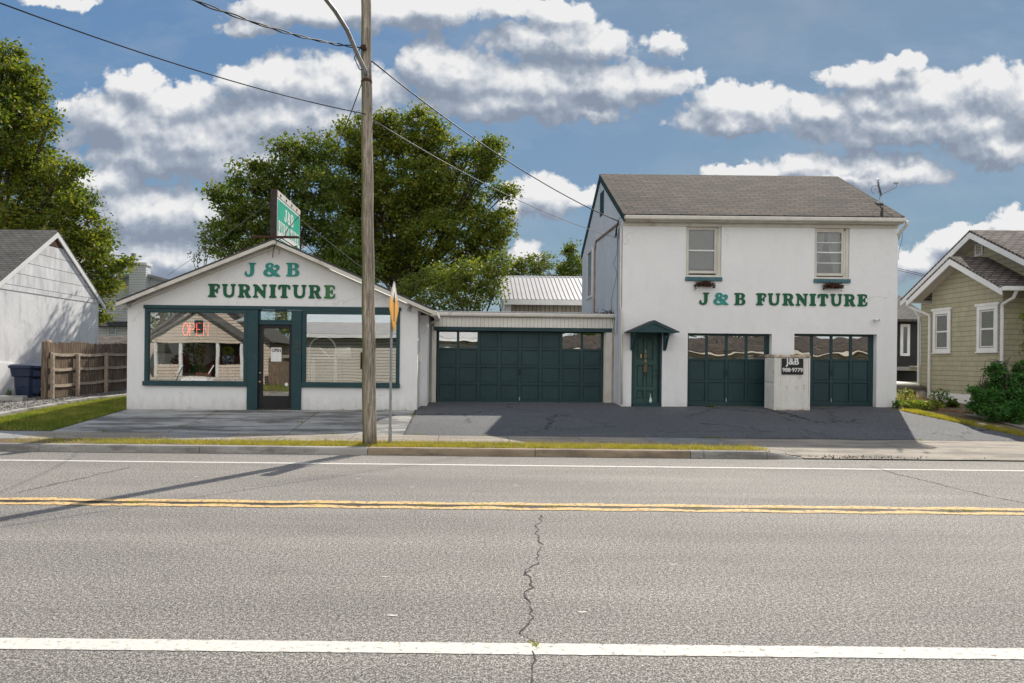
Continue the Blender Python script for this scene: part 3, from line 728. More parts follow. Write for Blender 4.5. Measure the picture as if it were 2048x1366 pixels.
def tree(name, Y, base_px, clumps, leafm, label, cat, dens=60, leaf=.17, sub=.55, depth=.8, trunk_r=.3, group=None, trunk=True, twig=False, seedy=0):
    b = P(base_px, 760, Y); bz = gz(b.x, Y); root = thing(name, (b.x, Y, bz), label, cat, group)
    cs = []; limb = MB()
    sc = Y/F
    cl = []
    for (px, py, r) in clumps:
        yy = Y + random.uniform(-depth, depth)*r*sc
        c = P(px, py, yy); rr = r*sc; cl.append((c, rr))
        nsub = max(7, int(9.5*(rr/sub)**2))
        dr = rng.normal(size=(nsub, 3)); dr /= np.linalg.norm(dr, axis=1)[:, None]
        rad = rr*rng.uniform(.35, 1.04, nsub)**.6
        sc_ = np.array(c)[None]+dr*rad[:, None]*np.array([1, 1, .9])
        for s_ in sc_:
            m_ = int(rng.uniform(.5, 1.5)*dens)
            q = rng.normal(size=(m_, 3)); q *= sub*.42*rng.uniform(.7, 1.35)
            q[:, 2] *= .6
            cs.append(s_+q)
    cs = np.concatenate(cs)
    leaves('crown', cs, leaf, leafm, root)
    if trunk:
        top = min(c.z for c, r in cl)
        fork = Vector((b.x, Y, max(bz+1.5, top*.8)))
        limb.tube([(b.x, Y, bz-.2), (b.x+.05, Y, bz+(fork.z-bz)*.5), fork], [trunk_r*1.25, trunk_r, trunk_r*.8], 8)
        for c, r in cl:
            mid = fork.lerp(c, .5) + Vector((random.uniform(-.3,.3), random.uniform(-.3,.3), random.uniform(-.2,.5)))
            limb.tube([fork, mid, c, c+(c-mid).normalized()*r*.5], [trunk_r*.30, trunk_r*.17, trunk_r*.08, .012], 6)
            for k in range(5):
                a = mid.lerp(c, random.uniform(.2, 1)); e = c+Vector((random.uniform(-1,1), random.uniform(-1,1), random.uniform(-.6,1)))*r*.6
                limb.tube([a, a.lerp(e, .5)+Vector((0,0,.15)), e], [trunk_r*.07, trunk_r*.045, .01], 4)
        limb.build('trunk', M['bark'], root, True)
    return root
# lawn and verge grass
def inpoly(n, f):
    out = []
    while len(out) < n:
        out.append(f())
    return out
def verge():
    x = random.uniform(-9.0, 5.9); y = random.uniform(13.13, 13.86)
    if x < -5.5 and random.random() > (x+9.2)/3.6*(.8) : x = random.uniform(-5.5, 5.6)
    if math.sin(x*2.1+math.sin(x*5.3)*1.3)*.5+math.sin(x*.7+y*9) > random.uniform(.1, 1.6): return verge()
    if x > 4.8 and random.random() < .6: x = random.uniform(-4, 4.6)
    return x, y
strip('verge_soil', [13.125, 13.5, 13.85], -30, 5.75, .004, M['dirt'], None, 10)
o = blades('verge_grass', inpoly(22000, verge), gz, .055, M['grassY'], w=.007, lean=.7); 
o = blades('verge_grass', inpoly(2500, verge), gz, .13, M['straw'], w=.005, lean=.8)
def lawn():
    y = random.uniform(15.25, 23.5); x = random.uniform(-11.7+.09*(y-15.2), -9.22)
    if y < 15.9 and random.random() < .55: return lawn()
    return x, y
blades('lawn_grass', inpoly(32000, lawn), gz, .075, M['grassG'], w=.009, lean=.6)
def sidestrip():
    y = random.uniform(15.2, 18.8); x = drx(y)+random.uniform(.0, .42); return x, y
blades('lawn_edge_grass', inpoly(9000, sidestrip), gz, .07, M['grassY'], w=.009, lean=.6)
def seamtuft():
    k = random.choice(TUF); return k+random.gauss(0, .07), random.gauss(8.47, .015)
TUF = [random.uniform(-7, 9) for _ in range(16)]
blades('seam_weeds', inpoly(900, seamtuft), lambda x, y: .003, .022, M['grassY'], w=.004, lean=1)
cx, cy = RP(1070, 1292)
blades('crack_weed', [(cx+random.gauss(0,.012), cy+random.gauss(0,.03)) for _ in range(26)], lambda x, y: .003, .03, M['grassG'], w=.004, lean=1)
jw = []
for k in range(34):
    a = random.choice([(random.uniform(-9, -1.5), 18.56), (random.uniform(-9, 12), 15.2), (random.choice([-6.6, -3.92, -1.34]), random.uniform(15.3, 18.4)), (random.uniform(4.6, 12.2), 19.55)])
    if 5.3 < a[0] < 6.0 and a[1] > 19: continue
    jw += [(a[0]+random.gauss(0, .06), a[1]-abs(random.gauss(0, .012))) for _ in range(random.randint(8, 30))]
blades('joint_weeds', jw, gz, .045, M['grassG'], w=.006, lean=.9)
# pebbles on the gravel
pv = []
gpts = np.stack([rng.uniform(-15, -11.4, 7000), rng.uniform(15.3, 27, 7000)], 1)
gpts = [(x, y, gz(x, y)+.012) for x, y in gpts if x < -12.05+.09*(y-15.2)]
leaves('gravel_stones', gpts, .045, M['gravel'], kind='stuff', aspect=.8)

# ------------------------------------------------------------------ glyphs
GL = {
'F': ([(0,0),(.6,0),(.6,.12),(.47,.17),(.47,.42),(.58,.42),(.62,.3),(.72,.3),(.72,.68),(.62,.68),(.58,.57),(.47,.57),(.47,.86),(.64,.86),(.74,.64),(.86,.66),(.84,1),(0,1),(0,.88),(.14,.84),(.14,.16),(0,.12)], [], .86),
'U': ([(0,1),(.44,1),(.44,.88),(.34,.84),(.34,.35),(.42,.2),(.55,.17),(.68,.2),(.76,.35),(.76,.84),(.66,.88),(.66,1),(1.04,1),(1.04,.88),(.94,.84),(.94,.3),(.85,.08),(.55,-.03),(.22,.05),(.1,.28),(.1,.84),(0,.88)], [], 1.04),
'R': ([(0,0),(.5,0),(.5,.12),(.4,.16),(.4,.42),(.48,.42),(.62,.05),(.72,-.02),(1.0,0),(1.02,.12),(.9,.16),(.76,.46),(.9,.58),(.92,.78),(.8,.95),(.58,1),(0,1),(0,.88),(.12,.84),(.12,.16),(0,.12)], [[(.4,.57),(.4,.86),(.54,.86),(.64,.78),(.64,.64),(.54,.57)]], 1.02),
'N': ([(0,0),(.4,0),(.4,.12),(.28,.16),(.28,.6),(.8,-.03),(.94,-.03),(.94,.84),(1.05,.88),(1.05,1),(.66,1),(.66,.88),(.78,.84),(.78,.45),(.34,1),(0,1),(0,.88),(.13,.84),(.13,.16),(0,.12)], [], 1.05),
'I': ([(0,0),(.54,0),(.54,.12),(.43,.17),(.43,.83),(.54,.88),(.54,1),(0,1),(0,.88),(.11,.83),(.11,.17),(0,.12)], [], .54),
'T': ([(.2,0),(.76,0),(.76,.12),(.64,.17),(.64,.84),(.74,.84),(.82,.62),(.95,.62),(.95,1),(.01,1),(.01,.62),(.14,.62),(.22,.84),(.32,.84),(.32,.17),(.2,.12)], [], .96),
'E': ([(0,0),(.84,0),(.9,.36),(.79,.36),(.68,.14),(.46,.14),(.46,.43),(.56,.43),(.6,.3),(.7,.3),(.7,.7),(.6,.7),(.56,.57),(.46,.57),(.46,.86),(.66,.86),(.75,.68),(.86,.68),(.84,1),(0,1),(0,.88),(.13,.84),(.13,.16),(0,.12)], [], .9),
'B': ([(0,0),(.6,0),(.82,.06),(.9,.26),(.84,.45),(.7,.54),(.82,.62),(.86,.78),(.78,.94),(.58,1),(0,1),(0,.9),(.12,.87),(.12,.13),(0,.1)], [[(.4,.11),(.4,.47),(.53,.47),(.63,.38),(.63,.2),(.53,.11)],[(.4,.58),(.4,.89),(.5,.89),(.59,.81),(.59,.66),(.5,.58)]], .9),
'J': ([(.3,1),(.82,1),(.82,.9),(.69,.87),(.69,.3),(.6,.08),(.4,-.02),(.15,.0),(0,.12),(.02,.3),(.1,.4),(.16,.4),(.18,.2),(.3,.12),(.39,.2),(.41,.35),(.41,.87),(.3,.9)], [], .82),
'&': ([(.35,-.02),(.12,.03),(-.02,.2),(.02,.42),(.2,.54),(.12,.66),(.13,.88),(.3,1),(.5,1),(.64,.9),(.66,.76),(.55,.63),(.68,.47),(.78,.5),(.82,.6),(.76,.68),(.7,.62),(.66,.72),(.74,.86),(.9,.88),(1.02,.74),(1.0,.54),(.88,.42),(.8,.36),(.96,.14),(1.06,.1),(1.06,0),(.74,0),(.64,.08),(.5,0)], [[(.32,.42),(.23,.3),(.27,.17),(.42,.13),(.53,.2)],[(.38,.66),(.33,.74),(.35,.86),(.44,.87),(.49,.77),(.45,.68)]], 1.04)}
def chaikin(p, it=2):
    for _ in range(it):
        q = []
        for a, b in zip(p, p[1:]+p[:1]):
            q += [(a[0]*.8+b[0]*.2, a[1]*.8+b[1]*.2), (a[0]*.2+b[0]*.8, a[1]*.2+b[1]*.8)]
        p = q
    return p
def curve_mesh(polys, ext):
    cu = bpy.data.curves.new('c', 'CURVE'); cu.dimensions = '2D'; cu.fill_mode = 'BOTH'; cu.extrude = ext
    for p in polys:
        s = cu.splines.new('POLY'); s.points.add(len(p)-1)
        for i, (x, y) in enumerate(p): s.points[i].co = (x, y, 0, 1)
        s.use_cyclic_u = True
    o = bpy.data.objects.new('c', cu); col.objects.link(o)
    dg = bpy.context.evaluated_depsgraph_get(); me = bpy.data.meshes.new_from_object(o.evaluated_get(dg))
    bpy.data.objects.remove(o); bpy.data.curves.remove(cu); return me
def glyph(ch, origin, ux, uz, w, h, ext, m, parent, name='letter'):
    """origin: lower left, ux: unit right, uz: unit up"""
    out, holes, gw = GL[ch]
    me = curve_mesh([chaikin([(x/gw*w, y*h) for x, y in p]) for p in [out]+holes], ext)
    ux, uz = Vector(ux).normalized(), Vector(uz).normalized(); n = ux.cross(uz)
    me.transform(Matrix(((ux.x,uz.x,n.x,origin[0]),(ux.y,uz.y,n.y,origin[1]),(ux.z,uz.z,n.z,origin[2]),(0,0,0,1))))
    o = link(name, me, m, parent); return o
def text(s, origin, size, ext, m, parent, name='lettering', ux=(1,0,0), uz=(0,0,1), align='LEFT', bold=0., sx=1.):
    cu = bpy.data.curves.new('t', 'FONT'); cu.body = s; cu.size = size; cu.extrude = ext; cu.align_x = align; cu.offset = bold
    o = bpy.data.objects.new('t', cu); col.objects.link(o)
    dg = bpy.context.evaluated_depsgraph_get(); me = bpy.data.meshes.new_from_object(o.evaluated_get(dg))
    bpy.data.objects.remove(o); bpy.data.curves.remove(cu)
    ux, uz = Vector(ux), Vector(uz); n = ux.cross(uz)
    me.transform(Matrix(((ux.x*sx,uz.x,n.x,origin[0]),(ux.y*sx,uz.y,n.y,origin[1]),(ux.z*sx,uz.z,n.z,origin[2]),(0,0,0,1))))
    return link(name, me, m, parent)

# ------------------------------------------------------------------ the shop
YS = 18.6
def X_(px, Y, py=700): return P(px, py, Y).x
shop = thing('shop_building', (-4.9, YS, .45), 'low white stucco shop with wide gable front and two big green framed display windows', 'shop')
xl, xr = XP(255, YS), XP(835.5, YS)
ap = P(547, 489, YS); zl = ZP(262, 606, YS); zr = ZP(835, 617, YS)
W1 = rect(290, 615, 497, 771, YS); W2 = rect(603, 617, 800, 771, YS)
zt = ZP(545, 618, YS); zb = ZP(545, 772, YS)
xa, xb, xc, xd = XP(290, YS), XP(497, YS), XP(603, YS), XP(800, YS)
mb = MB()
eave_z = min(zl, zr)
zmid = zt + .001
holes_wall(mb, xl, xr, 0, zt+.02, [(xa, xb, zb, zt), (xb, xc, 0.0, zt), (xc, xd, zb, zt)], YS, YS+.25)
# gable front
def rake(x):
    return ap.z + (zl-ap.z)*(ap.x-x)/(ap.x-xl) if x < ap.x else ap.z + (zr-ap.z)*(x-ap.x)/(xr-ap.x)
mb.prism([(xl, zt+.02), (xr, zt+.02), (xr, rake(xr)), (ap.x, ap.z), (xl, rake(xl))], 'Y', YS, YS+.25)
YB = 27.0
mb.box(xl, YS+.25, 0, xl+.2, YB, zl-.05); mb.box(xr-.2, YS+.25, 0, xr, YS+1.1, zr-.05)
xr2 = XP(856, 19.7)
mb.box(xr+.001, YS+.98, 0, xr2, YS+1.1, zr-.12)       # set back wall beside the garage
mb.box(xr2-.15, YS+1.1, 0, xr2, YB, zr-.12)
mb.box(xl, YB, 0, xr2, YB+.2, zl-.1)
wallo = mb.build('wall', M['stucco'], shop)
mb = MB()
L0 = P(232, 601, 18.25); R0 = P(864, 616, 18.25); A0 = P(547, 476, 18.25)
A1 = (A0.x, YB+.3, A0.z); L1 = (L0.x, YB+.3, L0.z); R1 = (R0.x, YB+.3, R0.z)
def rp(a, b, t_, y): q = Vector(a).lerp(Vector(b), t_); return Vector((q.x, y, q.z))
FILL0, FILL1 = 19.5, 22.6  # unseen roof openings, added to light the showroom
for a, b, t0_, t1_ in ((L0, A0, .24, .80), (A0, R0, .20, .80)):
    for (u0, u1, v0, v1) in ((0, 1, 18.25, FILL0), (0, 1, FILL1, YB+.3), (0, t0_, FILL0, FILL1), (t1_, 1, FILL0, FILL1)):
        mb.slab(rp(a, b, u0, v0), rp(a, b, u1, v0), rp(a, b, u1, v1), rp(a, b, u0, v1), .05)
mb.build('roof', M['rooftar'], shop)
for a, b, t0_, t1_ in ((L0, A0, .24, .80), (A0, R0, .20, .80)):
    MB().slab(rp(a, b, t0_, FILL0), rp(a, b, t1_, FILL0), rp(a, b, t1_, FILL1), rp(a, b, t0_, FILL1), .01).build('added_skylight', M['added_skylight'], shop)
mb = MB()
for (a, b) in ((L0, A0), (A0, R0)):
    a2, b2 = Vector(a)+Vector((0,0,-.055)), Vector(b)+Vector((0,0,-.055))
    mb.add([(a2.x, 18.24, a2.z), (b2.x, 18.24, b2.z), (b2.x, 18.24, b2.z-.10), (a2.x, 18.24, a2.z-.10),
            (a2.x, 18.30, a2.z), (b2.x, 18.30, b2.z), (b2.x, 18.30, b2.z-.10), (a2.x, 18.30, a2.z-.10)], [(3,2,1,0),(4,5,6,7),(0,1,5,4),(2,3,7,6),(0,4,7,3),(1,2,6,5)])
    mb.add([(a2.x, 18.30, a2.z-.03), (b2.x, 18.30, b2.z-.03), (b2.x, YS+.01, b2.z-.03), (a2.x, YS+.01, a2.z-.03)], [(0,1,2,3)])
    mb.add([(a2.x, 18.50, a2.z-.11), (b2.x, 18.50, b2.z-.11), (b2.x, 18.50, b2.z-.16), (a2.x, 18.50, a2.z-.16),
            (a2.x, YS-.003, a2.z-.11), (b2.x, YS-.003, b2.z-.11), (b2.x, YS-.003, b2.z-.16), (a2.x, YS-.003, a2.z-.16)], [(3,2,1,0),(4,5,6,7),(0,1,5,4),(2,3,7,6),(0,4,7,3),(1,2,6,5)])
mb.build('rake_board', M['trimw'], shop)
mb = MB().bbox(R0.x-.02, 18.26, R0.z-.21, R0.x+.14, YB, R0.z-.06, .03); mb.build('gutter', M['trimw'], shop)
# floor, ceiling and back of the showroom
mb = MB(); mb.box(xl+.21, YS+.26, .3, xr-.21, YS+6, .42); mb.box(xl+.21, YS+6, .42, xr-.21, YS+6.1, 3.0); mb.box(xl+.21, YS+4.2, 3.0, xr-.21, YS+6.1, 3.05)
mb.build('showroom_interior', M['wallin'], shop)
# green surround
def frame(mb, x0, x1, z0, z1, t, y0, y1, tb=None):
    tb = tb or t
    mb.bbox(x0, y0, z1-t, x1, y1, z1); mb.bbox(x0, y0, z0, x1, y1, z0+tb)
    mb.bbox(x0, y0+.002, z0+tb-.004, x0+t, y1-.002, z1-t+.004); mb.bbox(x1-t, y0+.002, z0+tb-.004, x1, y1-.002, z1-t+.004)
glz = []
def pane(parent, x0, x1, z0, z1, y, m, name='pane'):
    return MB().box(x0, y, z0, x1, y+.006, z1).build(name, m, parent)
mb = MB(); mb.bbox(xa-.03, YS-.05, zt-.02, xd+.03, YS+.03, zt+.075); mb.build('window_header', M['green'], shop)
for (x0, x1) in ((xa, xb-.02), (xc+.02, xd)):
    mb = MB(); frame(mb, x0, x1, zb-.0, zt-.025, .10, YS-.03, YS+.12, .12)
    mb.bbox(x0-.03, YS-.07, zb-.02, x1+.02, YS-.031, zb+.10)
    w = mb.build('window', M['green'], shop); pane(w, x0+.1, x1-.1, zb+.12, zt-.125, YS+.04, M['glass'])
xp1, xp2 = XP(517, YS), XP(585, YS)
for (x0, x1) in ((xb-.015, xp1), (xp2, xc+.015)):
    MB().bbox(x0, YS-.055, .2, x1, YS+.1, zt-.03).build('pilaster', M['green'], shop)
ztr = ZP(550, 646, YS)
MB().bbox(xp1+.002, YS-.01, ztr-.045, xp2-.002, YS+.1, ztr+.045).build('transom_bar', M['green'], shop)
tr = MB(); frame(tr, xp1+.002, xp2-.002, ztr+.047, zt-.03, .035, YS+.0, YS+.09); w = tr.build('transom_window', M['green'], shop)
pane(w, xp1+.037, xp2-.037, ztr+.082, zt-.065, YS+.05, M['glass'])
x0, x1 = xp1+.004, xp2-.004; z0, z1 = .455, ztr-.047
mb = MB(); s = .125; mb.bbox(x0, YS+.03, z0, x0+s, YS+.08, z1); mb.bbox(x1-.09, YS+.03, z0, x1, YS+.08, z1); mb.bbox(x0+s-.003, YS+.032, z1-.10, x1-.087, YS+.078, z1-.002); mb.bbox(x0+s-.003, YS+.032, z0+.002, x1-.087, YS+.078, z0+.34)
dr = mb.build('door', M['black'], shop); pane(dr, x0+s, x1-.09, z0+.34, z1-.10, YS+.05, M['glass'])
MB().tube([(x0+.06, YS+.02, 1.42), (x0+.06, YS-.03, 1.42)], .02, 10).build('lock', M['galv'], dr)
MB().tube([(x0+.06, YS+.02, 1.18), (x0+.06, YS-.05, 1.18)], [.015, .028], 10).build('handle', M['gold'], dr)
mb = MB(); ns = rect(541, 695, 562, 723, YS); mb.box(ns[0], YS+.044, ns[2], ns[1], YS+.047, ns[3]); nt_ = mb.build('door_notice', M['white'], dr)
text('OPEN', (ns[0]+.02, YS+.0425, ns[3]-.12), .13, .001, M['black'], nt_, bold=.003, sx=.75)
text('HOURS\nMON\nTUE\nWED', (ns[0]+.02, YS+.0425, ns[3]-.19), .06, .001, M['green2'], nt_) if False else None
st_ = MB(); cx_ = P(572, 769, YS); st_.tube([(cx_.x, YS+.047, cx_.z), (cx_.x, YS+.044, cx_.z)], .05, 20); st_.build('round_sticker', M['white'], dr)
for i, ch in enumerate('504'):
    c = P(594.5, 683+i*10.5, YS); text(ch, (c.x, YS-.06, c.z-.055), .14, .004, M['bronze'], shop, 'house_number', align='CENTER')
# conduit and meter fittings on the right corner
mb = MB(); a = P(838, 640, YS+.5); mb.tube([(xr+.03, YS+.5, .5), (xr+.03, YS+.5, 3.0)], .02, 8); mb.bbox(xr+.0, YS+.42, 1.75, xr+.07, YS+.58, 2.0); mb.build('conduit', M['trimw'], shop)
# iron brace at the gable top
mb = MB(); t = P(547, 500, YS-.02)
for s_ in (-1, 1):
    mb.tube([(t.x+s_*.03, YS-.02, t.z+.12), (t.x+s_*.13, YS-.02, t.z+.06), (t.x+s_*.17, YS-.02, t.z-.06), (t.x+s_*.12, YS-.02, t.z-.12)], .012, 6)
mb.build('gable_bracket', M['soffit'], shop)
def floodlight(px, py, Y, label, sgn=1):
    c = P(px, py, Y); t = thing('flood_lamp', c, label, 'lamp', 'lamps on the shop front')
    MB().bbox(c.x-.05, Y-.03, c.z-.02, c.x+.05, Y-.001, c.z+.06).build('mount', M['galv'], t)
    MB().tube([(c.x, Y-.03, c.z+.02), (c.x-sgn*.03, Y-.09, c.z-.02), (c.x-sgn*.05, Y-.13, c.z-.08), (c.x-sgn*.06, Y-.16, c.z-.13)], [.02, .03, .05, .065], 10).build('lamp_head', M['galv'], t)
floodlight(268, 603, YS, 'small grey flood lamp under the left eave of the shop front', 1)
floodlight(824, 612, YS, 'small grey flood lamp under the right eave of the shop front', 1)

def lettering(name, items, Y, h, label, ext=.009):
    cx = P(items[0][1], items[0][3], Y)
    t = thing(name, (cx.x, Y, cx.z), label, 'lettering')
    for ch, p0, p1, yb, m in items:
        a = P(p0, yb, Y); glyph(ch, (a.x, Y-ext-.004, a.z), (1,0,0), (0,0,1), (p1-p0)*Y/F, h, ext, M[m], t)
    return t
def lin(px, a, b, x0, x1): return a + (b-a)*(px-x0)/(x1-x0)
it = [('J',489,512,553,'lettert'),('&',527,560,553,'lettert'),('B',572,599,553,'lettert')]
lettering('wall_lettering', it, YS, 27.5*YS/F, 'teal cut-out letters J & B mounted near the top of the shop gable')
it = [(c, a, b, lin(a, 594.5, 597.5, 416, 670), 'lettero' if (c == 'E') else 'letter') for c, a, b in [('F',416,440),('U',444,471.5),('R',476,502.5),('N',506,534),('I',538.5,553),('T',556,581),('U',585,613),('R',617,643),('E',648,671)]]
lettering('wall_lettering', it, YS, 27*YS/F, 'dark green cut-out word FURNITURE on the shop gable above the windows')

# roof sign
X0 = A0.x + .02
y0, y1 = 18.45, 21.05
zT = ZP(549, 378, y0); zB = 5.12
rs = thing('roof_sign', (X0, y0, zB), 'green two-sided sign with white letters standing on the shop ridge', 'sign')
MB().bbox(X0-.17, y0, zB, X0, y0+.06, zT).build('end_post', M['darkrust'], rs)
mb = MB(); mb.bbox(X0-.165, y0+.062, zT-.18, X0+.012, y1, zT-.005); mb.build('top_rail', M['soffit'], rs)
for k in range(4): MB().bbox(X0+.0125, y0+.3+.6*k, zT-.13, X0+.03, y0+.36+.6*k, zT-.07).build('bolt', M['rust'], rs)
MB().box(X0-.15, y0+.062, zB-.1, X0, y1-.01, zT-.182).build('panel_edge', M['white'], rs)
MB().box(X0+.001, y0+.10, zB-.04, X0+.006, y1-.05, zT-.24).build('face', M['signgreen'], rs)
hh = .36
for i, ch in enumerate('J&B'): glyph(ch, (X0+.009, y0+.75+.36*i, zT-.24-.12-hh), (0,1,0), (0,0,1), .30, hh, .001, M['white'], rs)
for i, ch in enumerate('FURNITURE'): glyph(ch, (X0+.009, y0+.16+.255*i, zT-.24-.20-2*hh), (0,1,0), (0,0,1), .215 if ch != 'I' else .13, hh, .001, M['white'], rs)
mb = MB(); mb.bbox(X0+.006, y0+.12, zB-.02, X0+.0075, y1-.08, zB+.16); mb.build('panel_strip', M['white'], rs)
mb = MB(); mb.prism([(y1-.9, zB+.02), (y1-.3, zB+.14), (y1-.35, zB+.08), (y1-.1, zB+.08), (y1-.1, zB+.03), (y1-.35, zB+.03)], 'X', X0+.0077, X0+.01); mb.build('arrow_mark', M['letter'], rs)
mb = MB()
zc = ZP(547, 474, y0); mb.bbox(X0-.62, y0-.03, zc-.03, X0+.60, y0+.03, zc+.03, .005)
for s_ in (-1, 1):
    mb.tube([(X0+s_*.6, y0, zc), (X0+s_*1.15, y0+.05, A0.z-.47*1.15+.05)], .014, 6)
    mb.tube([(X0+s_*.1, y0, zc), (X0+s_*.38, y0+.3, A0.z-.12)], .014, 6)
mb.build('iron_base', M['rust'], rs)

# neon + things in the windows
def neon():
    c0 = P(365, 671, YS+.3); sc = (YS+.3)/F; t = thing('neon_sign', c0, 'red neon tube sign reading OPEN hanging in the left shop window', 'neon sign')
    def seg(pts, ox): 
        return [(c0.x+(ox+x)*sc, YS+.3, c0.z-(y)*sc) for x, y in pts]
    H = 25; L = {'O': [[(6+5.5*math.cos(a), -H/2+12*math.sin(a)-0) for a in np.linspace(0, 2*math.pi, 20)]],
      'P': [[(1,0),(1,-H),(8,-H),(10.5,-H+4),(10.5,-H+9),(8,-H+13),(1,-H+13)]], 'E': [[(10,0),(1,0),(1,-H),(10,-H)],[(1,-H/2),(8.5,-H/2)]],
      'N': [[(1,0),(1,-H),(10.5,0),(10.5,-H)]]}
    for i, ch in enumerate('OPEN'):
        mb = MB()
        for s_ in L[ch]: mb.tube(seg([(x, y) for x, y in s_], i*13.6), .0065, 6)
        mb.build('tube_letter', M['neon'], t)
    MB().tube([(c0.x+.1, YS+.32, c0.z+.34), (c0.x+.1, YS+.32, 2.95)], .003, 5).build('hanging_wire', M['wire'], t)
    MB().bbox(c0.x+.28, YS+.33, c0.z-.05, c0.x+.42, YS+.36, c0.z+.0).build('transformer', M['black'], t)
neon()
FZ = .9  # raised display floor of the windows
for (a, b) in ((xa, xb), (xc, xd)): MB().box(a+.05, YS+.27, .43, b-.05, YS+1.5, FZ).build('display_platform', M['wallin'], shop)
FZ += .004
t = thing('table_lamp', (XP(324, YS+1.0), YS+1.0, FZ), 'table lamp with cream shade at the left end of the shop window', 'lamp')
x = XP(324, YS+1.0)
MB().lathe((x, YS+1.0, FZ+.62), [(.06,0),(.09,.05),(.075,.25),(.04,.3),(.015,.34),(.015,.5)], 14).build('base', M['white'], t, True)
MB().lathe((x, YS+1.0, FZ+1.02), [(.27,0),(.13,.36)], 20).build('lamp_shade', M['curtain'], t, True)
t = thing('chest', (x, YS+1.0, FZ), 'low tan wooden chest carrying a lamp inside the shop window', 'chest')
MB().bbox(x-.33, YS+.75, FZ, x+.36, YS+1.3, FZ+.60).build('body', M['cardboard'], t); MB().bbox(x-.36, YS+.72, FZ+.60, x+.39, YS+1.33, FZ+.62).build('top', M['cardboard'], t)
def plant(px, Y, zb_, r, h, m, label, n=900, leaf=.07, pot=True, hang=0, potm='terra', name='potted_plant', group=None):
    x = XP(px, Y); t = thing(name, (x, Y, zb_), label, 'plant', group)
    if pot: MB().lathe((x, Y, zb_), [(.10,0),(.15,.08),(.17,.26),(.15,.3)], 14).build('pot', M[potm], t, True)
    q = rng.normal(size=(n, 3)); q /= np.linalg.norm(q, axis=1)[:, None]; q *= rng.uniform(.3, 1, n)[:, None]**.5
    q = q*np.array([r, r*.7, h/2]) + np.array([x, Y, zb_+(.28 if pot else 0)+h/2])
    leaves('foliage', q, leaf, m, t)
    st = MB()
    for k in range(5):
        e = q[rng.integers(n)]; st.tube([(x, Y, zb_+(.26 if pot else 0)), tuple((np.array([x, Y, zb_+.3])+e)/2), tuple(e)], .006, 4)
    st.build('stem', M['twig'], t)
    return t
plant(362, YS+.62, FZ, .30, .75, M['leafR'], 'reddish brown leafed plant in a blue and white pot in the shop window', 1300, .06)
plant(400, YS+.60, FZ+.02, .26, .42, M['leafD'], 'low green plant behind the pale blue box in the shop window', 900, .06)
plant(390, YS+1.15, FZ, .34, 1.5, M['leafB'], 'tall dark green plant trailing behind the neon sign', 1200, .07)
plant(457, YS+.9, FZ+.7, .18, .28, M['leafE'], 'small yellow flowering plant on a stand at the right of the left shop window', 260, .05)
t = thing('plant_stand', (XP(457, YS+.9), YS+.9, FZ), 'small brown plant stand at the right of the left shop window', 'stand')
x = XP(457, YS+.9); MB().bbox(x-.16, YS+.75, FZ+.66, x+.16, YS+1.05, FZ+.70).build('top', M['cardboard'], t)
for a in (-.12, .12):
    for b in (-.1, .1): MB().box(x+a-.015, YS+.9+b-.015, FZ, x+a+.015, YS+.9+b+.015, FZ+.66).build('leg', M['cardboard'], t)
bx_ = rect(368, 748, 414, 762, YS+.33)
t = thing('display_box', ((bx_[0]+bx_[1])/2, YS+.33, FZ), 'pale blue planter box with white script lettering on the window ledge', 'box')
MB().bbox(bx_[0], YS+.30, FZ, bx_[1], YS+.44, FZ+.2).build('body', M['pale'], t)
text('Marcel', (bx_[0]+.1, YS+.297, FZ+.06), .15, .001, M['white'], t)
t = thing('sofa', (XP(465, YS+2.5), YS+2.5, .42), 'brown sofa with curved back inside the shop', 'sofa')
x = XP(470, YS+2.5); MB().prism([(x-1.1, .75), (x+1.1, .75), (x+1.1, 1.55), (x+.6, 1.85), (x, 1.95), (x-.6, 1.85), (x-1.1, 1.55)], 'Y', YS+2.9, YS+3.15).build('backrest', M['redcloth'], t)
MB().bbox(x-1.1, YS+2.2, .6, x+1.1, YS+2.9, .95, .05).build('seat', M['redcloth'], t)
for a in (-1.2, 1.05): MB().bbox(x+a, YS+2.2, .55, x+a+.15, YS+3.0, 1.25, .04).build('armrest', M['redcloth'], t)
for a in (-1.0, .95): MB().box(x+a, YS+2.25, .42, x+a+.06, YS+2.31, .6).build('leg', M['cardboard'], t)
# right window: white arched iron bench, lampshade
bx0, bx1 = XP(619, YS+.7), XP(672, YS+.7); cz = ZP(645, 700, YS+.7); r = (bx1-bx0)/2; cxm = (bx0+bx1)/2
t = thing('headboard', (cxm, YS+.7, FZ), 'white arched metal headboard frame in the right shop window', 'headboard')
mb = MB(); mb.tube([(cxm-r, YS+.7, FZ), (cxm-r, YS+.7, cz)] + [(cxm-r*math.cos(a), YS+.7, cz+r*math.sin(a)) for a in np.linspace(.1, math.pi-.1, 16)] + [(cxm+r, YS+.7, cz), (cxm+r, YS+.7, FZ)], .022, 8); mb.build('arch', M['clean'], t, True)
MB().tube([(cxm-r, YS+.7, cz-.15), (cxm+r, YS+.7, cz-.15)], .016, 6).build('rail', M['clean'], t)
zz = ZP(645, 717, YS+.9)
t = thing('console_table', (cxm, YS+.95, FZ), 'white console table with an X back in the right shop window', 'table')
MB().bbox(cxm-r+.02, YS+.8, zz-.03, cxm+r-.02, YS+1.15, zz+.02).build('top', M['clean'], t)
for a in (-r+.05, r-.05):
    for b in (.83, 1.1): MB().box(cxm+a-.018, YS+b, FZ, cxm+a+.018, YS+b+.03, zz-.03).build('leg', M['clean'], t)
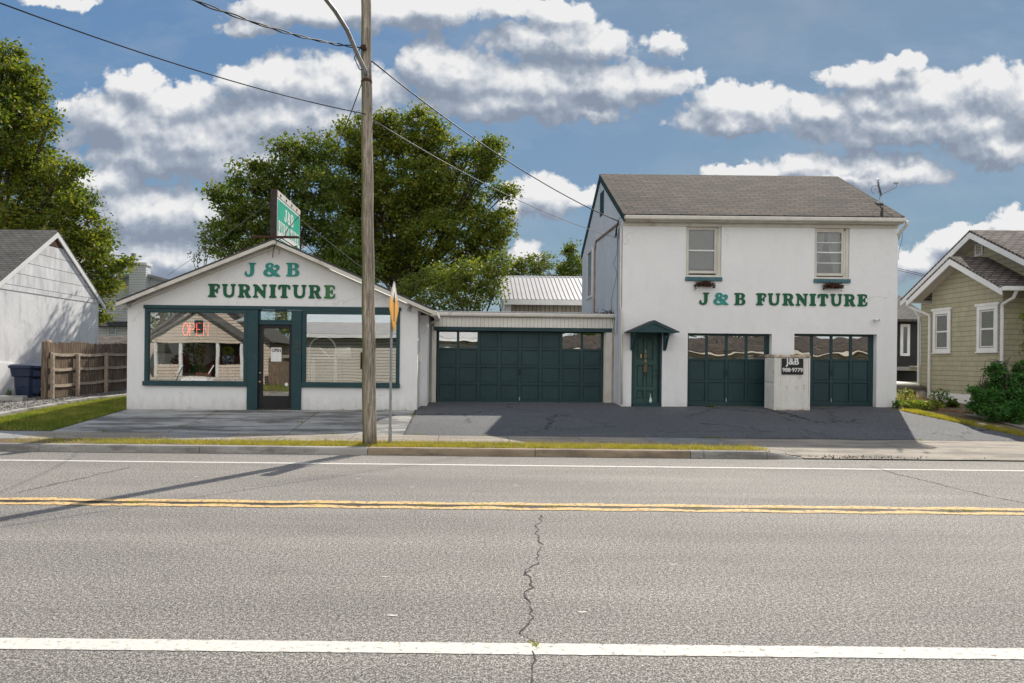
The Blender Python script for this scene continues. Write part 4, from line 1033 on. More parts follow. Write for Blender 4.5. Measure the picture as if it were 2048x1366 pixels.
for s_ in (-1, 1): MB().tube([(cxm-s_*.16, YS+.99, zz+.03), (cxm+s_*.16, YS+.99+s_*.03, zz+.33)], .014, 6).build('cross_bar', M['cardboard'] if s_ > 0 else M['clean'], t)
x = XP(686, YS+1.1); z = ZP(686, 716, YS+1.1)
t = thing('standing_lamp', (x, YS+1.1, FZ), 'standing lamp with a wide white drum shade in the right shop window', 'lamp')
MB().lathe((x, YS+1.1, z), [(.26,0),(.22,.32)], 22).build('lamp_shade', M['clean'], t, True)
MB().lathe((x, YS+1.1, FZ), [(.14,0),(.14,.03),(.02,.05),(.015,z-FZ+.05)], 12).build('stand', M['black'], t, True)

# ------------------------------------------------------------------ link garage
YG = 20.6
gx0, gx1 = XP(857, YG), XP(1243, YG)
gar = thing('garage_building', ((gx0+gx1)/2, YG, .5), 'low flat-roofed white garage with one wide dark green door', 'garage')
dx0, dx1 = XP(872, YG, 735), XP(1208, YG, 735); dz1 = ZP(1040, 662, YG); 
zf0, zf1 = ZP(1050, 655, YG), ZP(1050, 628, YG)
mb = MB(); holes_wall(mb, gx0+.02, gx1, 0, zf0, [(dx0, dx1, 0, dz1)], YG, YG+.2)
mb.box(gx0+.02, YG+.2, 0, gx0+.2, 27, zf0); mb.box(gx1-.1, YG+.2, 0, gx1, 27, zf0); mb.build('wall', M['trimw'], gar)
MB().box(XP(868, YG), YG-.03, zf0, XP(1228, YG), YG+.1, zf1-.11).build('board_siding', M['bead'], gar)
mb = MB(); mb.bbox(XP(868, YG), YG-.10, dz1-.01, XP(1223, YG), YG-.001, zf0-.006); mb.build('lintel_beam', M['green2'], gar)
mb = MB(); mb.bbox(gx0+.15, YG-.16, zf1-.10, gx1+.02, YG+.02, zf1+.02, .03); mb.build('gutter', M['trimw'], gar)
MB().bbox(gx0+.16, YG-.03, zf1-.002, gx1, 27, zf1+.03).build('roof', M['rooftar'], gar)
for a, b in ((859, 872), (1210, 1223), (1227, 1241)):
    MB().bbox(XP(a, YG, 735), YG-.07 if a > 1000 else YG-.05, .3, XP(b, YG, 735), YG-.001, zf0-.0 if a != 1210 else dz1-.012).build('corner_post', M['trimw'], gar)
def garage_door(parent, x0, x1, z0, z1, Y, cols, rows, win, m, handle=True, rail=.055, zrows=None):
    """one sectional door: stiles, rails, recessed panels, panes"""
    mb = MB(); mb.box(x0, Y+.05, z0, x1, Y+.07, z1) if False else None
    zs = zrows or [z0+.09+(z1-z0-.09)*i/rows for i in range(rows+1)]
    W_ = (x1-x0)/cols; fr = MB(); hs_ = []
    for r_ in range(rows):
        for c in range(cols):
            hs_.append((x0+W_*c+rail*(.7 if c else 1.0), x0+W_*(c+1)-rail*(.7 if c < cols-1 else 1.0), zs[r_]+rail*.5, zs[r_+1]-rail*.5, r_, c))
    holes_wall(fr, x0, x1, z0, z1, [h[:4] for h in hs_], Y, Y+.045)
    d_ = fr.build('garage_door', m, parent)
    pn = MB()
    for h in hs_:
        if (h[4], h[5]) in win: continue
        k = .028
        pn.box(h[0]-.002, Y+.030, h[2]-.002, h[1]+.002, Y+.043, h[3]+.002)
        pn.bbox(h[0]+k, Y+.018, h[2]+k, h[1]-k, Y+.032, h[3]-k, .012)
    pn.build('panel', m, d_)
    for h in hs_:
        if (h[4], h[5]) in win: pane(d_, h[0]-.002, h[1]+.002, h[2]-.002, h[3]+.002, Y+.025, M['glassr'], 'door_window')
    if handle:
        xm = (x0+x1)/2
        MB().tube([(xm, Y-.002, z0+.9), (xm, Y-.04, z0+.93), (xm, Y-.04, z0+1.03), (xm, Y-.002, z0+1.06)], .009, 6).build('handle', M['black'], d_)
        MB().bbox(xm-.015, Y-.02, z0+.12, xm+.015, Y-.001, z0+.22, .004).build('handle', M['galv'], d_)
    for i in range(1, rows): # section joints
        pass
    return d_
gz0 = .5
garage_door(gar, dx0+.03, dx1-.03, ZP(1040, 809, YG), dz1-.02, YG+.10, 8, 4, {(3,0),(3,1),(3,6),(3,7)}, M['green2'])
MB().box(dx0, YG+.25, .3, dx1, YG+.27, dz1+.05).build('dark_backing', M['dark'], gar)
c = Vector((gx1-.25, YG+.35, zf1+.06))
q = rng.normal(size=(500, 3))*np.array([.22, .15, .06])+np.array(c)
tag(leaves('leaf_litter', q, .05, M['twig']), None, None, None, 'stuff')
# pipe along the roof edge of the garage
mb = MB(); a = P(868, 625, YG-.05); mb.tube([(gx0+.1, YG-.02, zf1+.05), (gx1-1, YG-.02, zf1+.05)], .02, 6); mb.build('roof_pipe', M['galv'], gar)
mb = MB(); a = P(862, 628, YG-.2); mb.tube([(R0.x+.1, YG-.3, R0.z-.15), (gx0+.08, YG-.2, R0.z-.3), (gx0+.08, YG-.12, 3.0), (gx0+.08, YG-.12, .55)], .04, 8); mb.build('downspout', M['trimw'], gar, True)

# ------------------------------------------------------------------ two-storey building
Y2 = 19.6; YBK = 26.4
bx0, bx1 = XP(1244, Y2, 640), XP(1794.5, Y2, 640)
big = thing('two_storey_building', ((bx0+bx1)/2, Y2, .55), 'two-storey white stucco building with brown shingle roof and two green garage doors', 'building')
zev = ZP(1520, 437, Y2)
win1 = rect(1372, 447, 1443, 554, Y2); win2 = rect(1629, 451, 1699, 558, Y2)
ga1 = list(rect(1375, 667, 1543, 815, Y2)); ga2 = list(rect(1588, 668, 1753, 815, Y2)); dor = list(rect(1263, 660, 1324, 814, Y2))
for h in (ga1, ga2, dor): h[2] = 0.2
mb = MB(); holes_wall(mb, bx0, bx1, .2, zev, [win1, win2, ga1, ga2, dor], Y2, Y2+.3)
mb.build('wall', M['stucco'], big)
YR = (19.25+YBK+.2)/2
zrg = ZP(1420, 350, YR)
slope = (zrg - (zev+.05))/(YR-19.38)
mb = MB()
w_y = [(Y2+.301, .2), (YBK, .2), (YBK, zev), (YR, zrg-.12), (Y2+.301, zev+.10)]
mb.prism(w_y, 'X', bx0, bx0+.25); 
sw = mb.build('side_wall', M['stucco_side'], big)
mb = MB(); mb.prism(w_y, 'X', bx1-.25, bx1); mb.box(bx0+.25, YBK-.2, .2, bx1-.25, YBK, zev); mb.build('side_wall', M['stucco'], big)
E = 19.38; zE = zrg - slope*(YR-E); YE2 = YR+(YR-E)
rx0, rx1 = bx0-.04, bx1+.05
mb = MB(); mb.slab((rx0, E, zE), (rx1, E, zE), (rx1, YR, zrg), (rx0, YR, zrg), .06); mb.slab((rx0, YR, zrg), (rx1, YR, zrg), (rx1, YE2, zE), (rx0, YE2, zE), .06)
mb.build('roof', M['roofshingle'], big)
mb = MB()
for s_, ye in ((1, E), (-1, YE2)):
    for X in (rx0+.002, ):
        mb.add([(X, ye, zE-.06), (X, YR, zrg-.06), (X, YR, zrg-.24), (X, ye, zE-.22), (X+.055, ye, zE-.06), (X+.055, YR, zrg-.06), (X+.055, YR, zrg-.24), (X+.055, ye, zE-.22)],
               [(0,1,2,3),(7,6,5,4),(0,4,5,1),(1,5,6,2),(2,6,7,3),(3,7,4,0)])
mb.build('rake_board', M['green'], big)
mb = MB(); mb.bbox(rx0+.02, E-.10, zE-.17, rx1-.01, E+.02, zE-.05, .025); mb.build('gutter', M['trimw'], big)
mb = MB(); mb.box(rx0+.06, E+.02, zE-.20, rx1-.02, Y2-.003, zE-.15); mb.box(bx0+.0, Y2-.03, zE-.30, bx1, Y2-.002, zE-.205); mb.build('fascia', M['trimw'], big)
mb = MB(); mb.tube([(bx1+.08, E-.05, zE-.14), (bx1+.10, E, zE-.24), (bx1+.02, Y2-.02, zE-.45), (bx1+.03, Y2+.1, zE-.6)], .045, 8); mb.build('gutter_outlet', M['trimw'], big, True)
mb = MB(); mb.tube([(bx0-.04, Y2+.06, zE-.3), (bx0-.04, Y2+.06, zf1+.2), (bx0-.02, Y2-.05, zf1-.05), (bx0+.0, Y2-.06, .6)], .03, 8); mb.build('downspout', M['trimw'], big, True)
mb = MB(); ya = 4.49*F/258
mb.tube([(bx0-.03, 20.1, ZP(1232, 447, 20.1)), (bx0-.03, 23.5, ZP(1190, 482, 23.5)), (bx0-.03, 23.7, ZP(1188, 500, 23.7)), (bx0-.03, 23.7, zf1)], .03, 8); mb.build('conduit', M['rustpipe'], big)
MB().bbox(bx0-.025, 22.35, ZP(1200, 430, 22.6), bx0-.001, 22.9, ZP(1200, 383, 22.6)).build('gable_vent', M['green'], big)
mb = MB(); frame(mb, 24.2, 25.2, ZP(1177, 597, 24.7), ZP(1177, 500, 24.7), .1, 0, .05); mb.v = [(bx0-.04+y, x, z) for x, y, z in mb.v]
w = mb.build('window', M['clean'], big); MB().box(bx0-.012, 24.3, ZP(1177, 592, 24.7), bx0-.008, 25.1, ZP(1177, 505, 24.7)).build('pane', M['glassd'], w)
# upstairs windows
def sash(parent, px0, px1, ys, Y, rc, cover):
    """ys: photo y of top of glass, meeting rail, bottom of glass"""
    f = MB(); x0, x1, z0, z1 = rc
    cxx = (px0+px1)/2
    frame(f, x0+.003, x1-.003, z0+.003, z1-.003, .085, Y+.03, Y+.16, .06)
    g0, g1 = XP(px0, Y, 500), XP(px1, Y, 500); zt_, zm_, zb_ = [ZP(cxx, q, Y) for q in ys]
    f.box(x0+.085, Y+.05, zt_+.05, x1-.085, Y+.14, z1-.085)
    frame(f, g0-.055, g1+.055, zb_-.075, zt_+.05, .05, Y+.06, Y+.15, .075)
    f.bbox(g1+.055, Y+.05, z0+.06, x1-.085, Y+.14, z1-.085)
    w = f.build('window', M['trimw'], parent)
    s1 = MB(); s1.bbox(g0-.01, Y+.07, zm_-.02, g1+.01, Y+.11, zm_+.025); s1.build('meeting_rail', M['clean'], w)
    MB().bbox(g0-.006, Y+.155, zb_-.01, g1+.006, Y+.158, zt_+.01)
    pane(w, g0-.008, g1+.008, zb_-.008, zt_+.008, Y+.10, M['glassd'])
    MB().box(g0-.05, Y+.29, zb_-.06, g1+.05, Y+.295, zt_+.06).build('dark_room', M['dark'], w)
    return w, g0, g1, zt_, zm_, zb_
w, g0, g1, a, b_, c_ = sash(big, 1378, 1430, (459, 500.5, 541), Y2, win1, None)
mb = MB(); mb.box(g0-.0, Y2+.14, c_+.08, g1, Y2+.145, a); mb.build('blind', M['blind'], w)
w, g0, g1, a, b_, c_ = sash(big, 1633, 1685, (464, 504.5, 546), Y2, win2, None)
for zz in ((a+b_)/2, (b_+c_)/2): MB().box(g0-.01, Y2+.085, zz-.012, g1+.01, Y2+.105, zz+.012).build('glazing_bar', M['clean'], w)
def drape(x0, x1, z0, z1, xo, Y):
    mb = MB(); n, mz = 24, 8
    for j in range(mz+1):
        tz = j/mz; e = x1 + (xo-x1)*(1-tz)**1.6
        for i in range(n+1):
            tt = i/n; mb.v.append((x0+(e-x0)*tt, Y+.015*math.sin(tt*26), z0+(z1-z0)*tz))
    mb.f = [(j*(n+1)+i, j*(n+1)+i+1, (j+1)*(n+1)+i+1, (j+1)*(n+1)+i) for j in range(mz) for i in range(n)]
    return mb
xm = (g0+g1)/2
drape(g0, xm-.03, c_, a, g0+.04, Y2+.2).build('curtain', M['curtain'], w, True)
drape(g1, xm+.03, c_, a, g1-.12, Y2+.2).build('curtain', M['curtain'], w, True)
for rc, lab in ((win1, 'left'), (win2, 'right')):
    mb = MB(); z = rc[2]
    n = 12; W_ = (rc[1]-rc[0]+.04)/n
    for i in range(n): mb.bbox(rc[0]-.02+i*W_+.002, Y2-.05, z-.115, rc[0]-.02+(i+1)*W_-.002, Y2+.06, z-.004, .006)
    mb.build('window_sill', M['sill'], big)
def bracket(px, py, label):
    c = P(px, py, Y2-.12); t = thing('hanging_planter', c, label, 'planter', 'planters under the upstairs windows')
    mb = MB(); 
    for k in range(-5, 6): mb.tube([(c.x+k*.05, Y2-.02, c.z+.06), (c.x+k*.05, Y2-.13, c.z+.05), (c.x+k*.05, Y2-.2, c.z-.0), (c.x+k*.045, Y2-.15, c.z-.06), (c.x+k*.04, Y2-.01, c.z-.07)], .006, 5)
    mb.tube([(c.x-.27, Y2-.2, c.z), (c.x+.27, Y2-.2, c.z)], .008, 5); mb.build('wire_basket', M['rust'], t)
    q = rng.normal(size=(700, 3))*np.array([.15, .05, .035]); q[:, 2] -= (q[:, 0]/.28)**2*.05
    q = np.clip(q, -.27, .27)+np.array([c.x, Y2-.11, c.z]); leaves('dead_foliage', q, .05, M['twig'], t)
bracket(1410, 567, 'rusty basket of dead foliage hanging under the left upstairs window')
bracket(1667, 571, 'rusty basket of dead foliage hanging under the right upstairs window with curtains')
zz0 = ZP(1455, 812, Y2)
for gA, w_in in ((ga1, 1537), (ga2, 1743)):
    x1d = gA[1]-.003; z0 = ZP((gA[0]/Y2*F)+930, 812, Y2)
    zb1 = gA[3]
    ztot = zb1-.02 - z0
    rowsz = [z0+.09, z0+.09+.30*ztot, z0+.09+.30*ztot*2+.01, zb1-.04]
    fr = MB(); fr.box(gA[0]+.001, Y2+.16, z0-.2, gA[0]+.03, Y2+.22, zb1-.002); fr.box(gA[1]-.08, Y2+.16, z0-.2, gA[1]-.001, Y2+.22, zb1-.002); fr.box(gA[0]+.03, Y2+.16, zb1-.05, gA[1]-.08, Y2+.22, zb1-.002); fr.build('door_casing', M['green2'], big)
    garage_door(big, gA[0]+.032, gA[1]-.082, z0, zb1-.052, Y2+.17, 4, 3, {(2,0),(2,1),(2,2),(2,3)}, M['green2'], True, .05, rowsz)
    MB().box(gA[0], Y2+.29, .2, gA[1], Y2+.295, zb1+.05).build('dark_backing', M['dark'], big)
# entrance door 506 with canopy
x0, x1 = dor[0], dor[1]; z1 = ZP(1293, 664, Y2); z0 = ZP(1293, 806, Y2)
mb = MB(); frame(mb, x0+.002, x1-.002, z0-.05, z1+.05, .055, Y2+.02, Y2+.2, .05); mb.box(x0+.05, Y2-.05, z0-.12, x1-.05, Y2+.2, z0-.052); mb.build('door_frame', M['green'], big)
ex0, ex1 = x0+.06, x1-.13; h = z1-z0; W_ = ex1-ex0; xm = (ex0+ex1)/2
hol = []
for (za, zb2) in ((.50, .93), (.22 if False else .235, .46), (.05, .185)):
    pass
for (za, zb2) in ((.60, .92), (.225, .535), (.055, .175)):
    hol += [(ex0+.11, xm-.035, z0+h*za, z0+h*zb2), (xm+.035, ex1-.11+.0, z0+h*za, z0+h*zb2)]
mb = MB(); holes_wall(mb, ex0, ex1, z0, z1, hol, Y2+.07, Y2+.115)
d5 = mb.build('door', M['doorgreen'], big)
mb = MB()
for q in hol:
    mb.box(q[0]-.002, Y2+.103, q[2]-.002, q[1]+.002, Y2+.113, q[3]+.002); mb.bbox(q[0]+.025, Y2+.088, q[2]+.03, q[1]-.025, Y2+.104, q[3]-.03, .012)
mb.build('panel', M['doorgreen'], d5)
MB().box(ex1+.002, Y2+.11, z0, x1-.057, Y2+.15, z1).build('side_stile', M['green2'], big)
for i, ch in enumerate('506'):
    c = P(1292.5, 702.5+i*9.3, Y2); text(ch, (c.x, Y2+.066, c.z-.05), .14, .003, M['gold'], d5, 'house_number', align='CENTER')
c = P(1283, 712, Y2); MB().bbox(c.x-.02, Y2+.05, c.z-.06, c.x+.02, Y2+.07, c.z+.06, .01).build('lock_plate', M['gold'], d5)
c = P(1292, 736, Y2); MB().bbox(c.x-.055, Y2+.045, c.z-.13, c.x+.055, Y2+.07, c.z+.11, .01).build('letter_box', M['bronze'], d5)
for a in (-.035, .03): MB().bbox(c.x+a-.008, Y2+.05, c.z-.22, c.x+a+.008, Y2+.07, c.z-.13, .004).build('hook', M['black'], d5)
for q in (740, 751):
    c = P(1314.5, q, Y2); MB().tube([(c.x, Y2+.07, c.z), (c.x, Y2+.01, c.z)], [.02, .032], 10).build('handle', M['black'], d5)
# canopy: projecting gable roof
cy0 = Y2-.55; ca = P(1309, 640, cy0); cl_, cr_ = P(1258, 663, cy0), P(1359, 660, cy0); zbse = min(cl_.z, cr_.z)+.01
cn = thing('door_canopy', (ca.x, Y2, zbse), 'small dark green gabled canopy with shingles over the entrance door', 'canopy')
xl_, xr_ = ca.x-.71, ca.x+.71; ze = zbse
mb = MB(); mb.slab((xl_, cy0, ze), (ca.x, cy0, ca.z), (ca.x, Y2-.002, ca.z), (xl_, Y2-.002, ze), .025); mb.slab((ca.x, cy0, ca.z), (xr_, cy0, ze), (xr_, Y2-.002, ze), (ca.x, Y2-.002, ca.z), .025)
mb.build('roof', M['rooftar'], cn)
mb = MB(); mb.prism([(xl_+.12, ze+.01), (xr_-.12, ze+.01), (ca.x, ca.z-.04)], 'Y', cy0+.03, cy0+.05); mb.build('gable_panel', M['green'], cn)
mb = MB()
for s_, xe in ((1, xl_), (-1, xr_)):
    mb.prism([(xe, ze-.028), (ca.x, ca.z-.028), (ca.x, ca.z-.10), (xe+s_*.13, ze-.028)], 'Y', cy0, cy0+.028)
mb.bbox(xl_+.1, cy0+.002, ze-.03, xr_-.1, cy0+.05, ze+.012)
mb.build('fascia', M['green'], cn)
MB().box(xl_+.1, cy0+.05, ze-.02, xr_-.1, Y2-.002, ze-.0).build('soffit', M['green2'], cn)
for X in (P(1262.5, 680, Y2).x-.03, P(1326, 680, Y2).x+.0):
    mb = MB(); mb.bbox(X, Y2-.07, ze-.52, X+.075, Y2-.002, ze-.02); mb.bbox(X+.002, Y2-.42, ze-.10, X+.073, Y2-.07, ze-.022)
    mb.add([(X+.01, Y2-.40, ze-.10), (X+.065, Y2-.40, ze-.10), (X+.065, Y2-.34, ze-.10), (X+.01, Y2-.34, ze-.10), (X+.01, Y2-.13, ze-.48), (X+.065, Y2-.13, ze-.48), (X+.065, Y2-.07, ze-.48), (X+.01, Y2-.07, ze-.48)],
           [(0,1,5,4),(1,2,6,5),(2,3,7,6),(3,0,4,7),(0,3,2,1),(4,5,6,7)])
    mb.build('bracket', M['green'], cn)
c = P(1301, 806, Y2-.02); t = thing('bottle', (c.x, Y2+.0, z0-.05), 'small clear bottle standing on the sill of the green entrance door', 'bottle')
MB().lathe((c.x, Y2-.01, z0-.048), [(.034,0),(.036,.02),(.036,.2),(.014,.25),(.013,.29)], 14).build('body', M['bottle'], t, True); MB().lathe((c.x, Y2-.01, z0+.242), [(.016,0),(.016,.02)], 10).build('cap', M['white'], t)
MB().lathe((c.x, Y2-.01, z0+.03), [(.0372,0),(.0372,.08)], 14).build('paper_label', M['white'], t)
it = [(c, a, b, lin(a, 609.5, 613, 1398, 1734), m) for c, a, b, m in [('J',1398,1418,'letter'),('&',1426.5,1456,'lettert'),('B',1468,1490.5,'letter'),('F',1511.5,1532,'letter'),('U',1535,1560,'letter'),('R',1564.5,1588,'letter'),('N',1591,1615,'letter'),('I',1618.5,1631.5,'letter'),('T',1634.5,1656,'letter'),('U',1660,1684,'letter'),('R',1687.5,1710.5,'letter'),('E',1714,1734.5,'letter')]]
lettering('wall_lettering', it, Y2, 24.5*Y2/F, 'green J & B FURNITURE letters in one line across the two-storey building')
c = P(1748, 640, Y2); t = thing('security_camera', c, 'small white security camera on the wall above the right garage door', 'camera')
MB().tube([(c.x, Y2-.001, c.z), (c.x, Y2-.05, c.z)], .035, 12).build('mount', M['clean'], t); MB().tube([(c.x-.05, Y2-.08, c.z+.005), (c.x+.06, Y2-.12, c.z-.01)], .035, 12).build('body', M['clean'], t, True)
MB().tube([(c.x+.061, Y2-.121, c.z-.01), (c.x+.075, Y2-.126, c.z-.012)], .027, 12).build('lens', M['black'], t)
# satellite dish
yd = 20.45; zd = zrg - slope*(YR-yd); c = Vector((XP(1757, yd, 400), yd, zd))
t = thing('satellite_dish', c, 'grey satellite dish seen edge-on at the right end of the brown roof', 'satellite dish')
MB().bbox(c.x-.1, yd-.08, zd-.03, c.x+.1, yd+.08, zd+.03).build('foot', M['galv'], t)
top = Vector((c.x+.02, yd, zd+.42)); MB().tube([(c.x, yd, zd), (c.x+.06, yd, zd+.22), top], .022, 8).build('mast', M['galv'], t)
mb = MB(); ax_ = Vector((.82, -.56, .2)).normalized(); a_ = ax_.cross(Vector((0,1,0))).normalized(); b_ = ax_.cross(a_); n = 24; cc = top + Vector((.03,0,.06))
mb.v.append(tuple(cc - ax_*.05))
for r_, dd in ((.15, -.04), (.27, 0.)):
    for j in range(n): mb.v.append(tuple(cc + ax_*dd + (a_*math.cos(j*2*math.pi/n) + b_*math.sin(j*2*math.pi/n))*r_))
for j in range(n): mb.f += [(0, 1+j, 1+(j+1) % n), (1+j, 1+n+j, 1+n+(j+1) % n, 1+(j+1) % n)]
dish = mb.build('reflector', M['galv'], t, True); so_ = dish.modifiers.new('s', 'SOLIDIFY'); so_.thickness = .012
e = cc + ax_*.42 + Vector((0,0,-.05)); MB().tube([cc - Vector((0,0,.24)), e - Vector((0,0,.10)), e], .012, 6).build('feed_arm', M['galv'], t)
MB().bbox(e.x-.07, e.y-.03, e.z, e.x+.05, e.y+.03, e.z+.06, .01).build('receiver', M['galv'], t)
MB().tube([tuple(top+Vector((-.02+.12*math.cos(a)-.1, 0, -.02+.13*math.sin(a)))) for a in np.linspace(.3, 6, 14)], .005, 5).build('cable_loop', M['wire'], t)

# metal cabinet between garage doors
cb = rect(1549, 706, 1620, 818, 18.8); yb0, yb1 = 18.8, 19.42; z0 = gz(cb[0], 18.8)-.02; z1 = z0+1.56
cbt = thing('metal_cabinet', ((cb[0]+cb[1])/2, 19.1, z0), 'rusting white metal cabinet with a black phone sign standing between the garage doors', 'cabinet')
mb = MB(); n = 17; W_ = (cb[1]-cb[0]); pts = []
mb.box(cb[0], yb0+.02, z0+.03, cb[1], yb1, z1-.04)
mb.build('body', M['cab'], cbt)
mb = MB()
for a, b in ((0,.07),(.07,.14),(.14,.20),(.20,.80),(.80,.86),(.86,.93),(.93,1)): mb.bbox(cb[0]+.04+a*(W_-.08)+.0015, yb0+.006, z0+.06+random.uniform(-.02,.03), cb[0]+.04+b*(W_-.08)-.0015, yb0+.021, z1-.10, .005)
mb.build('front_panel', M['cab'], cbt)
MB().bbox(cb[0]-.02, yb0-.015, z1-.09, cb[1]+.02, yb1+.01, z1, .02).build('lid', M['cabrust'], cbt)
MB().bbox(cb[0]-.006, yb0-.008, z0, cb[1]+.006, yb0+.001, z0+.05, .003).build('foot_strip', M['cabrust'], cbt)
for a in (cb[0]-.004, cb[1]-.036): MB().bbox(a, yb0-.004, z0, a+.04, yb0+.03, z1-.09).build('corner_strip', M['cab'], cbt)
mb = MB(); mb.bbox(cb[0]-.015, yb0+.06, z0+.05, cb[0]-.001, yb1-.04, z0+.72); mb.bbox(cb[0]-.015, yb0+.06, z0+.80, cb[0]-.001, yb1-.04, z1-.13); mb.build('side_panel', M['cab'], cbt)
sg = rect(1563, 717, 1606, 749, yb0)
pl_ = MB().bbox(sg[0], yb0-.022, sg[2], sg[1], yb0-.002, sg[3], .004).build('sign_plate', M['black'], cbt)
cxs = (sg[0]+sg[1])/2
text('J&B', (cxs, yb0-.024, sg[3]-.165), .24, .001, M['white'], pl_, align='CENTER', bold=.006)
text('988·9779', (cxs, yb0-.024, sg[2]+.075), .15, .001, M['white'], pl_, align='CENTER', bold=.0035)
for a in (-.14, .13): MB().bbox(cxs+a-.02, yb0-.004, z0+.62, cxs+a+.02, yb0+.004, z0+.72, .003).build('hinge_scar', M['trimw'], cbt)

# ------------------------------------------------------------------ street pole, lamp, sign, wires
YP = 13.42
pb = P(739, 893, YP); pt = P(731, -120, YP); up = (pt-pb)
pole = thing('utility_pole', (pb.x, YP, .13), 'tall weathered wooden utility pole standing in the grass verge', 'utility pole')
mb = MB(); N_ = 30
mb.tube([pb.lerp(pt, i/N_)+Vector((.006*math.sin(i*1.3), .006*math.cos(i*1.7), -.05 if i == 0 else 0)) for i in range(N_+1)], [.142-.052*i/N_ for i in range(N_+1)], 20)
mb.build('shaft', M['pole'], pole, True)
def onpole(py): 
    t_ = (pb.z - ZP(735, py, YP))/(pb.z-pt.z); return pb.lerp(pt, t_)
q = onpole(104); MB().tube([q+Vector((-.02,-.12,.03)), q+Vector((-.04,-.2,.0))], [.06, .055], 12).build('insulator', M['rust'], pole, True)
q = onpole(147); MB().bbox(q.x-.06, YP-.135, q.z-.13, q.x+.06, YP-.10, q.z+.1, .01).build('arm_plate', M['alu'], pole)
q = onpole(164); MB().tube([q+Vector((0,0,-.02)), q+Vector((0,0,.02))], .112, 20).build('band', M['rust'], pole)
q = onpole(667); MB().bbox(q.x+.10, YP-.04, q.z-.12, q.x+.135, YP+.02, q.z+.12, .005).build('tag_plate', M['trimw'], pole)
q = onpole(720); MB().tube([q+Vector((-.15,.02,-.18)), q+Vector((-.15,.02,.15))], .02, 8).build('conduit_stub', M['rust'], pole)
q = onpole(148)
arm = thing('street_lamp', (q.x, YP-.15, q.z), 'grey curved street lamp arm reaching out from the top of the pole over the road', 'street lamp')
p1 = P(716, 112, 13.0); p2 = P(694, 60, 12.5); p3 = P(670, 22, 12.0); p4 = P(648, -6, 11.5)
MB().tube([(q.x, YP-.16, q.z-.08), (q.x-.01, YP-.2, q.z+.0), p1, p2, p3, p4, p4+(p4-p3)*1.0+Vector((0,-.2,-.1)), p4+(p4-p3)*2.0+Vector((0,-.6,-.35))], [.045, .045, .042, .04, .038, .036, .034, .032], 12).build('arm', M['alu'], arm, True)
q2 = p4+(p4-p3)*2.0+Vector((0,-.6,-.35)); MB().tube([q2, q2+Vector((-.1,-.3,-.03)), q2+Vector((-.18,-.65,-.06)), q2+Vector((-.2,-.75,-.06))], [.05, .12, .13, .04], 12).build('lamp_head', M['alu'], arm, True)
# warning sign, nearly edge-on
YSg = 13.75; sb = P(780, 886, YSg); stt = P(785, 562, YSg)
sgn = thing('road_sign', (sb.x, YSg, .13), 'yellow diamond road sign turned almost edge-on, on a thin steel post right of the pole', 'road sign')
mb = MB(); a0 = Vector((sb.x, YSg, .05)); a1 = Vector((stt.x-.01, YSg+.0, ZP(784, 575, YSg)))
dv = a1-a0; mb.tube([a0, a1], .026, 4); mb.build('post', M['galv'], sgn)
mb = MB(); mb.bbox(a0.x-.03, YSg-.04, .06, a0.x+.035, YSg+.04, .47); mb.build('post_sleeve', M['galv'], sgn)
cS = P(784.5, 612.5, YSg)+Vector((.035, -.0, 0)); th = R(-5)
nv = Vector((math.cos(th), math.sin(th), 0)); rv = Vector((-nv.y, nv.x, 0)); zv = Vector((0,0,1)); hd = .535
def diamond(h, off, t_, rr=.06):
    pts = []
    for k in range(4):
        a = k*math.pi/2; ca_, sa_ = math.cos(a), math.sin(a)
        for s_ in (-1, 1):
            pts.append((ca_*(h-rr) - sa_*s_*rr*.9*1.0 + ca_*rr*.35, sa_*(h-rr) + ca_*s_*rr*.9 + sa_*rr*.35))
    mb = MB(); n = len(pts)
    mb.v = [tuple(cS+rv*x+zv*z+nv*off) for x, z in pts]+[tuple(cS+rv*x+zv*z+nv*(off+t_)) for x, z in pts]
    mb.f = [tuple(range(n))[::-1], tuple(range(n, 2*n))]+[(i, (i+1) % n, n+(i+1) % n, n+i) for i in range(n)]
    return mb
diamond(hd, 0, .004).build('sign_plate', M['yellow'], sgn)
mb = MB()
def sp(x, z): return tuple(cS+rv*x+zv*z+nv*.0055)
mb.add([sp(x, z) for x, z in ((-.05,-.3),(.05,-.3),(.05,.08),(.13,.08),(0,.3),(-.13,.08),(-.05,.08))], [tuple(range(7))])
mb.build('arrow_symbol', M['black'], sgn)
mb = MB(); b0, b1 = hd-.05, hd-.035
for k in range(4):
    a, b = k*math.pi/2, (k+1)*math.pi/2
    mb.add([sp(math.cos(a)*b1, math.sin(a)*b1), sp(math.cos(b)*b1, math.sin(b)*b1), sp(math.cos(b)*b0, math.sin(b)*b0), sp(math.cos(a)*b0, math.sin(a)*b0)], [(0,1,2,3)])
mb.build('border', M['black'], sgn)

